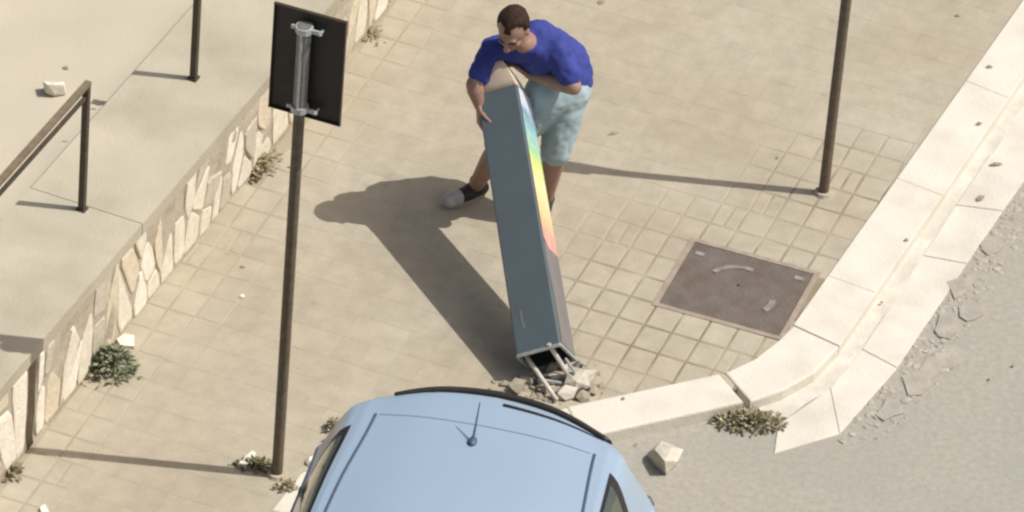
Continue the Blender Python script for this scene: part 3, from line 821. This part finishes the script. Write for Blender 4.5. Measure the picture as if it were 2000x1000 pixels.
# flat pale flake by the weed, chips in the shadow
def flake(name, corners, z0, z1, m, label, cat, group=None):
    bm = bmesh.new(); prism(bm, [G(x, y, z1) for x, y in corners], z0, z1); return tag(obj(name, bm, m), label, cat, group)
flake('stone_flake', [(228, 662), (243, 651), (262, 655), (262, 676), (236, 674)], 0, .02, M_white, 'flat white stone flake against the wall above the green weed', 'stone flake')
flake('stone_flake', [(465, 905), (492, 880), (500, 884), (482, 908)], .0, .03, M_white, 'slender white flake beside the foot of the sign pole', 'stone flake')
flake('stone_flake', [(78, 990), (88, 984), (98, 1004), (84, 1010)], 0, .02, M_white, 'white flake at the bottom edge of the picture on the tiles', 'stone flake')
rock('pebble', 473, 580, .018, M_white, 'white pebble alone on the pavement between wall and sign pole', 'pebble', None, flat=.4)
rock('pebble', 610, 905, .045, M_white, 'pale lump beside the rear corner of the car and the kerb', 'pebble', None, flat=.5, sub=1)
M_lit = mat('dry_leaf', (.27, .22, .155), .9, .2, 30)
def leaf_bit(px, py, ln, wd, ang, label, z=0):
    ln *= .7; wd *= .6
    c = G(px, py, z); bm = bmesh.new(); d = Vector((math.cos(ang), math.sin(ang), 0)); e = Vector((-d.y, d.x, 0)); n = 7; top_ = []; bot_ = []
    for k in range(n + 1):
        f = k / n * 2 - 1; ww = wd * (1 - f * f) * .5 + .001; zc = .004 + .010 * (1 - abs(f)) * (1 if k % 2 else .6)
        top_.append(bm.verts.new(c + d * f * ln / 2 + e * ww + Vector((0, 0, zc)))); bot_.append(bm.verts.new(c + d * f * ln / 2 - e * ww + Vector((0, 0, zc * .5))))
    for k in range(n): bm.faces.new((top_[k], top_[k + 1], bot_[k + 1], bot_[k]))
    return tag(obj('dry_leaf', bm, M_lit), label, 'leaf')
leaf_bit(1198, 262, .10, .025, .45, 'curled dry leaf on the pavement between the man and the far pole')
leaf_bit(128, 134, .05, .03, -.3, 'small dark leaf just above the white stone on the courtyard', court_z(G(128, 134, COURT_Z)))
leaf_bit(183, 215, .05, .012, 0, 'dark twig-like leaf right beside the railing post', T(183, 215).z)
leaf_bit(473, 523, .045, .014, 0, 'thin dark leaf on the pavement above the white pebble')
leaf_bit(1932, 132, .06, .03, .2, 'brown leaf lying on the kerb near the top corner', .012)
leaf_bit(1912, 243, .06, .03, .6, 'brown leaf on the outer kerb edge under the top one', .012)
leaf_bit(1945, 322, .11, .03, .3, 'long dark leaf on the gutter slab', -.044)
leaf_bit(1915, 388, .09, .05, .9, 'wide dry leaf lowest on the upper gutter slabs', -.044)
leaf_bit(1978, 716, .03, .02, .3, 'dark speck of leaf on the road at the picture edge', -.058)
leaf_bit(1932, 742, .03, .02, .7, 'dark speck of leaf on the road a little in from the picture edge', -.058)
leaf_bit(1908, 590, .04, .02, .1, 'dark leaf on the road by the crumbled gutter edge', -.058)
leaf_bit(1217, 780, .03, .022, .1, 'tiny dark leaf on the pale kerb stone nearest the rubble', .018)
leaf_bit(1242, 930 - 60, .03, .01, .1, 'tiny leaf between kerb and car corner', -.055)
leaf_bit(1722, 592, .03, .018, .9, 'dark crumb in the slot between kerb and gutter', -.044)
leaf_bit(1770, 470, .04, .02, .3, 'dark crumb on the kerb edge midway along the gutter', .012)
leaf_bit(1175, 5, .08, .05, .9, 'dark leaf cluster at the top of the pavement above the man')
leaf_bit(1870, 32, .05, .02, .1, 'dark leaf on the pavement beside the far kerb')
leaf_bit(1518, 310, .03, .02, .9, 'faint speck of leaf left of the far pole')

# ------------------------------------------------------------------ weeds
def leaf_mat(name, c): return mat(name, c, .7, .35, 30)
ML_g = [leaf_mat('weed_green', (.165, .185, .10)), leaf_mat('weed_light', (.26, .265, .17)), leaf_mat('weed_dark', (.07, .085, .045))]
ML_d = [leaf_mat('weed_dry', (.28, .23, .13)), leaf_mat('weed_olive', (.19, .18, .095)), leaf_mat('weed_straw', (.36, .30, .18))]
def weed(px, py, rx, ry, hgt, n, mats, label, cat='weed', seed=1, z=0, leaf=.03, gaussian=True):
    random.seed(seed); c = G(px, py, z); th_ = thing('weed', label, cat, c)
    bs = [bmesh.new() for _ in mats]
    for k in range(n):
        a = random.random() * 2 * math.pi; rr = abs(random.gauss(0, .55)) if random.random() < .4 else random.random() ** .6; rr = min(rr, 1.35)
        x = math.cos(a) * rr * rx; y = math.sin(a) * rr * ry; h = hgt * max(.08, 1 - rr * rr * .8) * random.random() ** .5
        p = c + Vector((x, y, h + .004)); b = random.choices(bs, (.5, .3, .2)[:len(bs)])[0]
        l = leaf * random.uniform(.5, 1.2); d = Vector((x / rx + random.gauss(0, .6), y / ry + random.gauss(0, .6), random.uniform(-.2, .9))).normalized()
        s = d.cross(Vector((random.random() - .5, random.random() - .5, 1))).normalized() * l * .24
        v = [b.verts.new(q) for q in (p, p + d * l * .5 + s, p + d * l, p + d * l * .5 - s)]
        b.faces.new(v)
    for b, mm in zip(bs, mats): obj('leaves', b, mm, th_)
    b = bmesh.new()
    for k in range(12):
        a = random.random() * 6.28; q = c + Vector((math.cos(a) * rx * .7, math.sin(a) * ry * .7, hgt * .6))
        tube(b, [c, (c + q) / 2 + Vector((0, 0, hgt * .2)), q], .0022, 4)
    obj('stems', b, mats[-1], th_)
    return th_
weed(213, 722, .125, .11, .12, 480, ML_g, 'bushy green weed growing at the foot of the wall by the white flake', seed=3, leaf=.045)
weed(150, 742, .08, .05, .04, 60, ML_d, 'thin dry sprig beside the bushy green weed', seed=9)
weed(505, 325, .11, .12, .06, 150, ML_d, 'dry straggling weed at the wall foot left of the sign pole', seed=4, leaf=.05)
weed(1464, 827, .19, .08, .05, 560, [ML_d[1], ML_d[0], ML_d[2]], 'olive weed in the gutter under the joint of the kerb stones', seed=5, z=-.06, leaf=.035)
weed(503, 912, .10, .035, .04, 260, [ML_d[1], ML_d[0], ML_g[2]], 'dark low weed touching the foot of the sign pole', seed=6, leaf=.03)
weed(560, 955, .05, .04, .03, 90, ML_d, 'small dry tuft between the sign pole and the car', seed=7, leaf=.03)
weed(652, 838, .04, .035, .05, 130, [ML_d[0], ML_d[1], ML_d[2]], 'brown dead tuft beside the rear corner of the car', seed=8, leaf=.03)
weed(22, 925, .05, .06, .05, 90, ML_d, 'dry tuft at the nearest stretch of the wall foot', seed=10, leaf=.04)
weed(730, 70, .06, .09, .03, 60, ML_d, 'sparse dry tuft at the wall foot beyond the sign board', seed=12, leaf=.03)

# ================================================================== THE MAN
def union(name, build, voxel, m, parent, it=4, fac=.5, disp=None):
    bm = bmesh.new(); build(bm)
    bmesh.ops.recalc_face_normals(bm, faces=bm.faces)
    me = bpy.data.meshes.new(name + '_raw'); bm.to_mesh(me); bm.free()
    o = bpy.data.objects.new(name + '_raw', me); col.objects.link(o)
    md_ = o.modifiers.new('r', 'REMESH'); md_.mode = 'VOXEL'; md_.voxel_size = voxel; md_.use_smooth_shade = True
    sm = o.modifiers.new('s', 'SMOOTH'); sm.factor = fac; sm.iterations = it
    dg = bpy.context.evaluated_depsgraph_get(); dg.update()
    res = bpy.data.meshes.new_from_object(o.evaluated_get(dg)); bpy.data.objects.remove(o); bpy.data.meshes.remove(me)
    bm = bmesh.new(); bm.from_mesh(res); bpy.data.meshes.remove(res)
    if disp:
        bm.normal_update()
        for v in bm.verts: v.co += v.normal * disp(v.co)
    for f in bm.faces: f.material_index = 0
    return obj(name, bm, m, parent, smooth=True)
def caps(bm, a, b_, ra, rb_, seg=16): tube(bm, [Vector(a), (Vector(a) + Vector(b_)) / 2, Vector(b_)], [ra, (ra + rb_) / 2, rb_], seg, round_caps=True)

pelvis = G(1112, 170, .79); spine = G(1094, 120, .92); chest = G(1050, 92, 1.06); neck = G(1022, 84, 1.15)
hipL, hipR = G(1108, 186, .76), G(1070, 190, .76)
kneeL, kneeR = G(1084, 300, .43), G(976, 288, .45)
ankL, ankR = G(1066, 388, .07), G(928, 364, .07)
shL, shR = G(1092, 100, 1.10), G(964, 96, 1.06)
elL, elR = G(1120, 170, .955), G(926, 165, .93)
head_c = G(1001, 58, 1.27)
person_at = (ankL + ankR) / 2; person_at.z = 0
man = thing('person', 'man in a blue T-shirt and pale blue shorts bending to hold up the column', 'person', person_at)
# head frame
Fh = Vector((-.22, -.80, -.50)).normalized(); Uh = Vector((-.02, -.1, 1)); Uh = (Uh - Fh * Uh.dot(Fh)).normalized(); Rh = Fh.cross(Uh)   # Rh: his own right
MH = Matrix((Rh, Fh, Uh)).transposed()
def hp(x, y, z): return head_c + MH @ Vector((x, y, z))
capc = bot_c + ax * (LEN + .07)
# left hand lies over the far side of the cap, right hand grips the shaft's left side
palmL = capc + w0 * .03 + (u0 * .70 + w0 * .55 + ax * .30).normalized() * .125
nL = (capc - palmL).normalized(); dL = (Vector((-.8, -.1, .55))); dL = (dL - nL * dL.dot(nL)).normalized()
gripc = bot_c + ax * (LEN - .10)
palmR = gripc - u0 * .142 + w0 * .0
nR = (gripc - palmR).normalized(); dR = Vector((.0, -.55, -.85)); dR = (dR - nR * dR.dot(nR)).normalized()
def hand(bm, palm, d, n, thumb_side, curl=28):
    s = n.cross(d).normalized() * thumb_side           # towards the thumb
    wrist = palm - d * .055
    # palm: three capsules side by side
    for k in (-1, -.33, .33, 1): caps(bm, palm - d * .04 + s * k * .022, palm + d * .036 + s * k * .028, .015, .013, 8)
    lens = (.078, .086, .080, .062)
    for i, ln in enumerate(lens):
        off = (.030, .010, -.010, -.029)[i]
        p = palm + d * .038 + s * off; dd = d.copy(); segs = (.45, .31, .24); rr = .0092 if i < 3 else .008
        for j, f in enumerate(segs):
            rot = Matrix.Rotation(R(curl * (.55 if j == 0 else 1) + i * 2), 3, d.cross(n).normalized()); dd = rot @ dd
            q = p + dd * ln * f; caps(bm, p, q, rr * (1 - .08 * j), rr * (.92 - .08 * j), 8); p = q
    p = palm - d * .030 + s * .026; dd = (d * .55 + s * .8 + n * .25).normalized()
    for ln, r_ in ((.042, .013), (.032, .0105), (.025, .0095)):
        q = p + dd * ln; caps(bm, p, q, r_, r_ * .9, 8); p = q; dd = (dd + n * .35 + d * .25).normalized()
    return wrist
def body(bm):
    ellipsoid(bm, hp(0, -.012, .022), .074, .094, .098, MH, 20, 14)
    ellipsoid(bm, hp(0, .028, -.045), .058, .062, .062, MH)
    ellipsoid(bm, hp(0, .062, -.088), .026, .022, .020, MH)      # chin
    ellipsoid(bm, hp(0, .076, .030), .050, .016, .014, MH)       # brow
    tube(bm, [hp(0, .085, .018), hp(0, .100, -.010), hp(0, .110, -.026)], [.009, .012, .015], 8, round_caps=True)
    for sx in (-1, 1):
        ellipsoid(bm, hp(sx * .038, .060, -.020), .022, .020, .020, MH)
        ellipsoid(bm, hp(sx * .078, -.010, -.006), .009, .019, .031, MH)
        ellipsoid(bm, hp(sx * .013, .103, -.028), .008, .009, .007, MH)
    ellipsoid(bm, hp(0, .090, -.058), .024, .010, .007, MH)
    caps(bm, hp(0, -.030, -.06), neck + Vector((0, .02, -.02)), .058, .064)
    caps(bm, pelvis, spine, .10, .105); caps(bm, spine, chest, .105, .108); caps(bm, chest, neck, .095, .06)
    caps(bm, shL, shR, .055, .045); caps(bm, hipL, hipR, .098, .098)
    caps(bm, hipL, kneeL, .088, .062); caps(bm, hipR, kneeR, .088, .062)
    for k, a in ((kneeL, ankL), (kneeR, ankR)):
        m1 = k.lerp(a, .32) + Vector((0, .012, 0))
        caps(bm, k, m1, .058, .059); caps(bm, m1, a, .059, .038)
    wL = hand(bm, palmL, dL, nL, 1, 26); wR = hand(bm, palmR, dR, nR, -1, 34)
    for sh_, el_, wr in ((shL, elL, wL), (shR, elR, wR)):
        caps(bm, sh_, el_, .048, .043); m1 = el_.lerp(wr, .3); caps(bm, el_, m1, .044, .045); caps(bm, m1, wr, .045, .027)
M_skin = mat('skin', (.30, .178, .130), .55, .08, 25, var2=.3, scale2=12, tint2=(.27, .14, .105), bump=.1, bscale=120)
union('body', body, .0062, M_skin, man, 3)
def folds(amp, sc_):
    return lambda c: .003 + amp * (noise.noise(Vector((c.x * sc_, c.y * sc_, c.z * sc_ * .6))) + .5 * noise.noise(c * sc_ * 2.2))
def shirt(bm):
    caps(bm, pelvis + Vector((-.005, .02, .055)), spine, .130, .138, 24); caps(bm, spine, chest, .138, .142, 24); caps(bm, chest, neck + Vector((0, .02, -.035)), .132, .078, 20)
    caps(bm, shL, shR, .080, .066); 
    for s_, e_ in ((shL, elL), (shR, elR)):
        caps(bm, s_, s_.lerp(e_, .70), *((.068, .062) if s_ is shL else (.062, .057)))
    caps(bm, chest, shL, .115, .075); caps(bm, chest, shR, .10, .064)
M_shirt = mat('shirt_blue', (.042, .055, .23), .85, .10, 14, var2=.35, scale2=6, tint2=(.055, .07, .26), bump=.15, bscale=200, spec=.2)
shirt_o = union('shirt', shirt, .009, M_shirt, man, 6, disp=folds(.014, 13))
def shorts(bm):
    caps(bm, hipL + Vector((0, 0, .03)), hipR + Vector((0, 0, .03)), .122, .122, 20); caps(bm, hipL, kneeL.lerp(hipL, .05) , .108, .082, 20); caps(bm, hipR, kneeR.lerp(hipR, .05), .122, .092, 20)
M_short = mat('shorts_pale_denim', (.34, .43, .45), .9, .04, 30, var2=.08, scale2=7, tint2=(.26, .38, .36), bump=.2, bscale=180, spec=.15)
union('shorts', shorts, .009, M_short, man, 5, disp=folds(.010, 13))
# pockets seam on the lit leg, belt shirt hem left to the folds
M_hair = mat('hair_dark_brown', (.038, .020, .012), .8, .4, 60, bump=.6, bscale=220, spec=.2)
def hair(bm):
    ellipsoid(bm, hp(0, -.022, .034), .080, .094, .098, MH, 24, 16)
bmh = bmesh.new(); hair(bmh)
for v in list(bmh.verts):
    l_ = MH.transposed() @ (v.co - head_c)
    front = l_.y - .30 * l_.z
    # hairline: receding at the front, down to the nape behind
    if (l_.y > .052 - .35 * abs(l_.x) + (.02 if abs(l_.x) < .03 else -.012)) and l_.z < .118 or (l_.z < -.005 + (l_.y + .06) * .5) or l_.z < -.055: bmh.verts.remove(v)
for v in bmh.verts:
    v.co += (v.co - head_c).normalized() * (.004 + .006 * noise.noise(v.co * 60))
ho = obj('hair', bmh, M_hair, man, smooth=True)
sol = ho.modifiers.new('t', 'SOLIDIFY'); sol.thickness = .006; sol.offset = -1
M_eye = mat('eye_dark', (.03, .02, .015), .3, .1, 50)
M_lip = mat('lips', (.22, .085, .065), .5, .1, 50)
for sx in (-1, 1):
    bm = bmesh.new(); ellipsoid(bm, hp(sx * .030, .079, .006), .011, .006, .0055, MH, 10, 8); obj('eye', bm, M_eye, man, True)
    bm = bmesh.new(); tube(bm, [hp(sx * .014, .092, .026), hp(sx * .032, .090, .031), hp(sx * .050, .076, .026)], [.004, .0045, .003], 6, round_caps=True); obj('eyebrow', bm, M_hair, man, True)
bm = bmesh.new(); tube(bm, [hp(-.021, .090, -.056), hp(0, .099, -.054), hp(.021, .090, -.056)], [.003, .0055, .003], 8, round_caps=True); obj('mouth', bm, M_lip, man, True)
M_shoe = mat('shoe_black', (.022, .018, .016), .6, .2, 40); M_sole = mat('shoe_sole', (.30, .27, .22), .8, .1, 30)
for an, dv in ((ankR, Vector((-.78, -.62, 0))), (ankL, Vector((-.15, -1, 0)))):
    dv = dv.normalized(); g0 = Vector((an.x, an.y, 0))
    def sh_(bm):
        caps(bm, g0 - dv * .045 + Vector((0, 0, .048)), g0 + dv * .03 + Vector((0, 0, .05)), .040, .044); caps(bm, g0 + dv * .03 + Vector((0, 0, .045)), g0 + dv * .155 + Vector((0, 0, .038)), .044, .034)
        caps(bm, g0 - dv * .02 + Vector((0, 0, .06)), g0 - dv * .01 + Vector((0, 0, .10)), .045, .042)
    s_o = union('shoe', sh_, .006, M_shoe, man, 3)
    lat = Vector((-dv.y, dv.x, 0)); bm = bmesh.new(); pts = []
    for k in range(20):
        a = 2 * math.pi * k / 20; c_, q_ = math.cos(a), math.sin(a)
        pts.append(g0 + dv * (.055 + .132 * c_) + lat * q_ * (.046 + .006 * c_))
    prism(bm, pts, .002, .024); obj('sole', bm, M_sole, s_o)
    if an is ankR:
        def toe_(bm): caps(bm, g0 + dv * .118 + Vector((0, 0, .042)), g0 + dv * .165 + Vector((0, 0, .038)), .046, .038)
        tag(union('toe_cap', toe_, .006, mat('shoe_pale_front', (.42, .40, .37), .7, .25, 25), s_o, 2), 'pale grey front of the black shoe')

# ================================================================== THE CAR
YAW = R(9.0)
ex = Vector((math.cos(YAW), -math.sin(YAW), 0)); ey = Vector((math.sin(YAW), math.cos(YAW), 0)); ez = Vector((0, 0, 1))
RZ = -.062
car_o = G(948, 838, 1.405 + RZ); car_o.z = RZ
def CW(x, y, z): return car_o + ex * x + ey * y + ez * z
TY = [-3.40, -3.25, -2.6, -2.2, -1.7, -1.2, -.6, 0.0]
TX_ = [[.70, .78, .80, .81, .81, .81, .80, .79], [.72, .80, .82, .83, .83, .84, .84, .83], [.68, .76, .80, .81, .82, .83, .84, .83],
       [.66, .70, .74, .77, .79, .80, .82, .81], [.60, .62, .66, .66, .665, .69, .70, .69], [.50, .55, .60, .61, .62, .64, .635, .61],
       [.45, .50, .56, .57, .575, .59, .575, .530], [.28, .3, .3, .3, .32, .32, .31, .30], [0] * 8]
TZ_ = [[.22] * 8, [.5, .55, .58, .58, .58, .58, .58, .58], [.68, .80, .92, .95, .96, .97, .98, .98], [.70, .84, .97, 1.0, 1.0, 1.01, 1.02, 1.03],
       [.71, .86, 1.0, 1.12, 1.32, 1.35, 1.345, 1.31], [.72, .87, 1.01, 1.16, 1.375, 1.405, 1.395, 1.36], [.72, .87, 1.015, 1.17, 1.385, 1.415, 1.405, 1.372],
       [.73, .88, 1.03, 1.19, 1.42, 1.45, 1.44, 1.40], [.735, .89, 1.04, 1.20, 1.43, 1.46, 1.45, 1.408]]
def cr_(tab, u):
    n = len(tab) - 1; u = max(0, min(n, u)); i = min(int(u), n - 1); t = u - i
    p0, p1, p2, p3 = tab[max(i - 1, 0)], tab[i], tab[i + 1], tab[min(i + 2, n)]
    return .5 * (2 * p1 + (p2 - p0) * t + (2 * p0 - 5 * p1 + 4 * p2 - p3) * t * t + (3 * p1 - p0 - 3 * p2 + p3) * t ** 3)
def y_u(y):
    for i in range(len(TY) - 1):
        if y <= TY[i + 1]: return i + (y - TY[i]) / (TY[i + 1] - TY[i])
    return len(TY) - 1
def ring_xz(y, k):
    u = y_u(y); xs = [cr_(TX_[j], u) for j in range(9)]; zs = [cr_(TZ_[j], u) for j in range(9)]
    # the groove is a real dip
    return max(0, cr_(xs, k)), cr_(zs, k)
def tail_y(z, x):
    T_ = [(.2, .50), (.55, .58), (.9, .50), (1.0, .44), (1.2, .30), (1.31, .235), (1.36, .26), (1.41, .285)]
    for (a, p_), (b_, q_) in zip(T_, T_[1:]):
        if z <= b_: t = max(0, (z - a) / (b_ - a)); y = p_ + (q_ - p_) * t; break
    else: y = .285
    return y - .37 * x * x
def nose_y(z, x): return -3.42 - (.12 if z < .6 else .12 - (z - .6) * .6) + .25 * x * x
def surf(v, k, side=1):
    """v: -3.4..0 along the car; 0..1 rear quarter out to the tail; 1..2 over the tail to the centre; -5.4..-4.4 the nose"""
    if v < -3.4:
        q = 1 - min(1, (-3.4 - v)); x, z = ring_xz(-3.4, k); x2 = x * q; y = nose_y(z, x2) * (1 if q < 1 else 1); y = min(y, -3.4) if q > .98 else y
        return Vector((side * x2, y, z))
    if v <= 0: x, z = ring_xz(v, k); return Vector((side * x, v, z))
    x, z = ring_xz(0, k)
    if v <= 1:
        rd = .03 * max(0, (v - .6) / .4) ** 2; xx = x * (1 - rd / max(x, .1)); drop = .010 * v * v * (1 if z > 1.3 else 0)
        return Vector((side * max(0, xx), tail_y(z, xx) * v * (.97 if z > 1.3 else .96), z - drop))
    q = 2 - v; xx = max(0, x - .03) * q
    return Vector((side * xx, tail_y(z, xx) , z - (.010 if z > 1.3 else 0)))
car = thing('parked_car', 'light metallic blue hatchback seen over its roof and tailgate beside the kerb', 'car', car_o)
m = bpy.data.materials.new('car_paint'); m.use_nodes = True; nt, N, L = node_tools(m)
p = N['Principled BSDF']; p.inputs['Base Color'].default_value = (.27, .385, .50, 1); p.inputs['Metallic'].default_value = .25; p.inputs['Roughness'].default_value = .42; p.inputs['Coat Weight'].default_value = .5; p.inputs['Coat Roughness'].default_value = .12
nz = N.new('ShaderNodeTexNoise'); nz.inputs['Scale'].default_value = 2.5; nz.inputs['Detail'].default_value = 4; g = N.new('ShaderNodeNewGeometry'); L.new(g.outputs['Position'], nz.inputs['Vector'])
mx = N.new('ShaderNodeMix'); mx.data_type = 'RGBA'; L.new(nz.outputs[0], mx.inputs[0]); mx.inputs[6].default_value = (.325, .425, .525, 1); mx.inputs[7].default_value = (.35, .445, .53, 1)
L.new(mx.outputs[2], p.inputs['Base Color']); M_paint = m
M_seam = mat('car_seam_dark', (.055, .085, .13), .5, .1, 20)
M_rubber = mat('car_black_trim', (.016, .013, .010), .5, .2, 20)
M_glass = mat('car_glass_dark', (.06, .07, .055), .08, .2, 6, coat=.6)
vs_ = [-5 + .1 * i for i in range(0)] 
VV = [-4.4 + .1 * i for i in range(10)] + [-3.4 + .085 * i for i in range(41)] + [.1 * i for i in range(1, 11)] + [1 + .1 * i for i in range(1, 11)]
KK = [k / 4 for k in range(33)]
bm = bmesh.new(); 
for side in (1, -1):
    g_ = [[bm.verts.new(CW(*surf(v, k, side))) for k in KK] for v in VV]
    for i in range(len(VV) - 1):
        for j in range(len(KK) - 1):
            try: bm.faces.new((g_[i][j], g_[i + 1][j], g_[i + 1][j + 1], g_[i][j + 1]))
            except ValueError: pass
bmesh.ops.remove_doubles(bm, verts=bm.verts, dist=.0008)
obj('body_shell', bm, M_paint, car, smooth=True)
def snorm(v, k, side):
    a = surf(v + .02, k, side) - surf(v - .02, k, side); b_ = surf(v, k + .03, side) - surf(v, k - .03, side)
    n = a.cross(b_)
    if n.length < 1e-9: n = Vector((0, 0, 1))
    n.normalize(); c = Vector((0, min(v, 0), .8)); 
    return n if n.dot(surf(v, k, side) - c) > 0 else -n
def panel(name, quad, m, parent, off=.004, side=1, nu=10, nv=6):
    """quad: four (v,k) corners"""
    bm = bmesh.new(); g_ = []
    for i in range(nu + 1):
        row = []
        for j in range(nv + 1):
            a, b_ = i / nu, j / nv
            v = (quad[0][0] * (1 - a) + quad[1][0] * a) * (1 - b_) + (quad[3][0] * (1 - a) + quad[2][0] * a) * b_
            k = (quad[0][1] * (1 - a) + quad[1][1] * a) * (1 - b_) + (quad[3][1] * (1 - a) + quad[2][1] * a) * b_
            q = surf(v, k, side) + snorm(v, k, side) * off; row.append(bm.verts.new(CW(*q)))
        g_.append(row)
    for i in range(nu):
        for j in range(nv): bm.faces.new((g_[i][j], g_[i + 1][j], g_[i + 1][j + 1], g_[i][j + 1]))
    o = obj(name, bm, m, parent, smooth=True); return o
def seam(name, pts, rad, m, parent, side=1, off=0.0):
    P = [CW(*(surf(v, k, side) + snorm(v, k, side) * off)) for v, k in pts]
    bm = bmesh.new(); tube(bm, P, rad, 8, round_caps=True); return obj(name, bm, m, parent, smooth=True)
for side in (1, -1):
    seam('roof_groove', [(-1.75 + .1 * i, 6.0) for i in range(18)] + [(.0, 6.0)], .008, M_seam, car, side, -.001)
    # side glass: frame first, then panes
    panel('window_frame', [(-1.95, 3.12), (-.22, 3.0), (-.10, 4.85), (-1.68, 4.7)], M_rubber, car, .003, side, 24, 6)
    panel('side_window', [(-1.86, 3.2), (-1.12, 3.2), (-1.12, 4.55), (-1.64, 4.5)], M_glass, car, .007, side)
    panel('side_window', [(-1.05, 3.2), (-.31, 3.12), (-.20, 4.6), (-1.05, 4.55)], M_glass, car, .007, side)
    seam('door_gap', [(-1.08, 3.1 - .15 * i) for i in range(18)], .004, M_seam, car, side)
    seam('door_gap', [(-.30 + .02 * i, 3.1 - .17 * i) for i in range(12)], .004, M_seam, car, side)
    seam('sill_trim', [(-2.6 + .15 * i, .25) for i in range(18)], .02, M_rubber, car, side)
    h = panel('door_handle', [(-1.28, 2.35), (-1.12, 2.35), (-1.12, 2.5), (-1.28, 2.5)], M_paint, car, .03, side, 4, 2)
    panel('tail_light', [(1.0, 1.7), (1.32, 1.75), (1.24, 2.5), (.82, 2.5)], mat('tail_light_red', (.30, .02, .015), .2, .1, 20, coat=1), car, .006, side)
    panel('headlight', [(-3.44, 1.3), (-3.2, 1.55), (-3.1, 2.2), (-3.62, 2.0)], mat('headlight_glass', (.55, .57, .6), .1, .1, 20, coat=1), car, .006, side)
    panel('rear_window', [(1.15, 3.3), (1.999, 3.3), (1.999, 4.15), (1.22, 4.1)], M_glass, car, .006, side, 12, 8)
    panel('windscreen', [(-2.55, 8), (-2.45, 4.6), (-1.83, 5.2), (-1.80, 8)], M_glass, car, .006, side, 12, 8)
    # mirrors
    mp_ = CW(side * .93, -1.95, 1.02); bm = bmesh.new(); ellipsoid(bm, mp_, .10, .07, .065, Matrix((ex, ey, ez)).transposed()); mr_ = obj('mirror', bm, M_paint, car, True)
    bm = bmesh.new(); box(bm, mp_ + ey * .062, .15, .012, .09, Matrix((ex, ey, ez)).transposed()); obj('mirror_glass', bm, M_glass, mr_)
    for wy in (-2.75, -.30):
        c = CW(side * .745, wy, .29); d = ex * side
        bm = bmesh.new(); tube(bm, [c - d * .09, c - d * .075, c + d * .075, c + d * .095], [.26, .29, .29, .26], 32); wh = obj('tyre', bm, M_rubber, car)
        bm = bmesh.new(); tube(bm, [c + d * .06, c + d * .100, c + d * .102], [.19, .19, .17], 24); obj('rim', bm, mat('wheel_rim', (.4, .4, .42), .35, .1, 20, metallic=.6), wh)
        bm = bmesh.new(); prv = None
        for k in range(25):
            a = math.pi * k / 24; o1 = c + d * .088 + ey * math.cos(a) * .31 + ez * math.sin(a) * .31; o2 = c + d * .088 + ey * math.cos(a) * .355 + ez * math.sin(a) * .355
            q = (bm.verts.new(o1), bm.verts.new(o2))
            if prv: bm.faces.new((prv[0], prv[1], q[1], q[0]))
            prv = q
        obj('wheel_arch', bm, M_rubber, car)
# roof end crease, spoiler edge and hatch seam
cre = [(-.015 - .02 * (1 - abs(i) / 12), i) for i in range(-12, 13)]
def roof_pt(x, y):
    side = 1 if x >= 0 else -1; lo, hi = 5.0, 8.0
    v = y if y <= 0 else None
    if v is None: v = min(1.0, y / max(.05, tail_y(1.38, abs(x)) * .97))
    for _ in range(24):
        mid = (lo + hi) / 2
        if surf(v, mid, 1).x > abs(x): lo = mid
        else: hi = mid
    return surf(v, (lo + hi) / 2, side)
def strip(name, pts, rad, m, dz=0.0):
    bm = bmesh.new(); tube(bm, [CW(*(roof_pt(x, y) + Vector((0, 0, dz)))) for x, y in pts], rad, 8, round_caps=True); return obj(name, bm, m, car, smooth=True)
strip('roof_seam', [(-.51 + 1.02 * i / 24, .0 + .015 * (1 - ((i - 12) / 12) ** 2)) for i in range(25)], .004, mat('car_seam_soft', (.15, .22, .29), .5, .05, 20), -.001)
n = 30
xs_ = [-.47 + 1.09 * i / n for i in range(n + 1)]
strip('spoiler_edge', [(x, tail_y(1.40, x) - .012) for x in xs_], [.008 + .010 * math.sin(math.pi * min(1, (i + 1) / n * 1.0)) ** .5 + .004 * (i / n) for i in range(n + 1)], M_rubber, .004)
strip('hatch_seam', [(.05 + .50 * i / 14, .195 - .06 * (i / 14) ** 1.3) for i in range(15)], [.011 - .006 * i / 14 for i in range(15)], M_rubber, -.001)
strip('hatch_seam', [(-.42 + .13 * i / 6, .205 + .015 * i / 6) for i in range(7)], .008, M_rubber, 0)
# body side lines seen from above
bm = bmesh.new(); b0 = CW(*(roof_pt(-.035, -.13))); ellipsoid(bm, b0 + Vector((0, 0, .008)), .022, .034, .016, Matrix((ex, ey, ez)).transposed()); ant = obj('antenna_base', bm, M_seam, car, True)
bm = bmesh.new(); tube(bm, [b0 + Vector((0, 0, .01)), b0 + ey * .05 + ez * .065, b0 + ey * .12 + ez * .15], [.0075, .005, .0028], 8); obj('antenna_whip', bm, M_seam, ant)
bm = bmesh.new(); box(bm, CW(0, .60, .62), .50, .012, .11, Matrix((ex, ey, ez)).transposed()); obj('number_plate', bm, M_signface, car)
for side in (1, -1):
    pts = [(1.0 + .09 * i, .9) for i in range(12)]
    seam('bumper_trim', pts, .02, M_rubber, car, side)
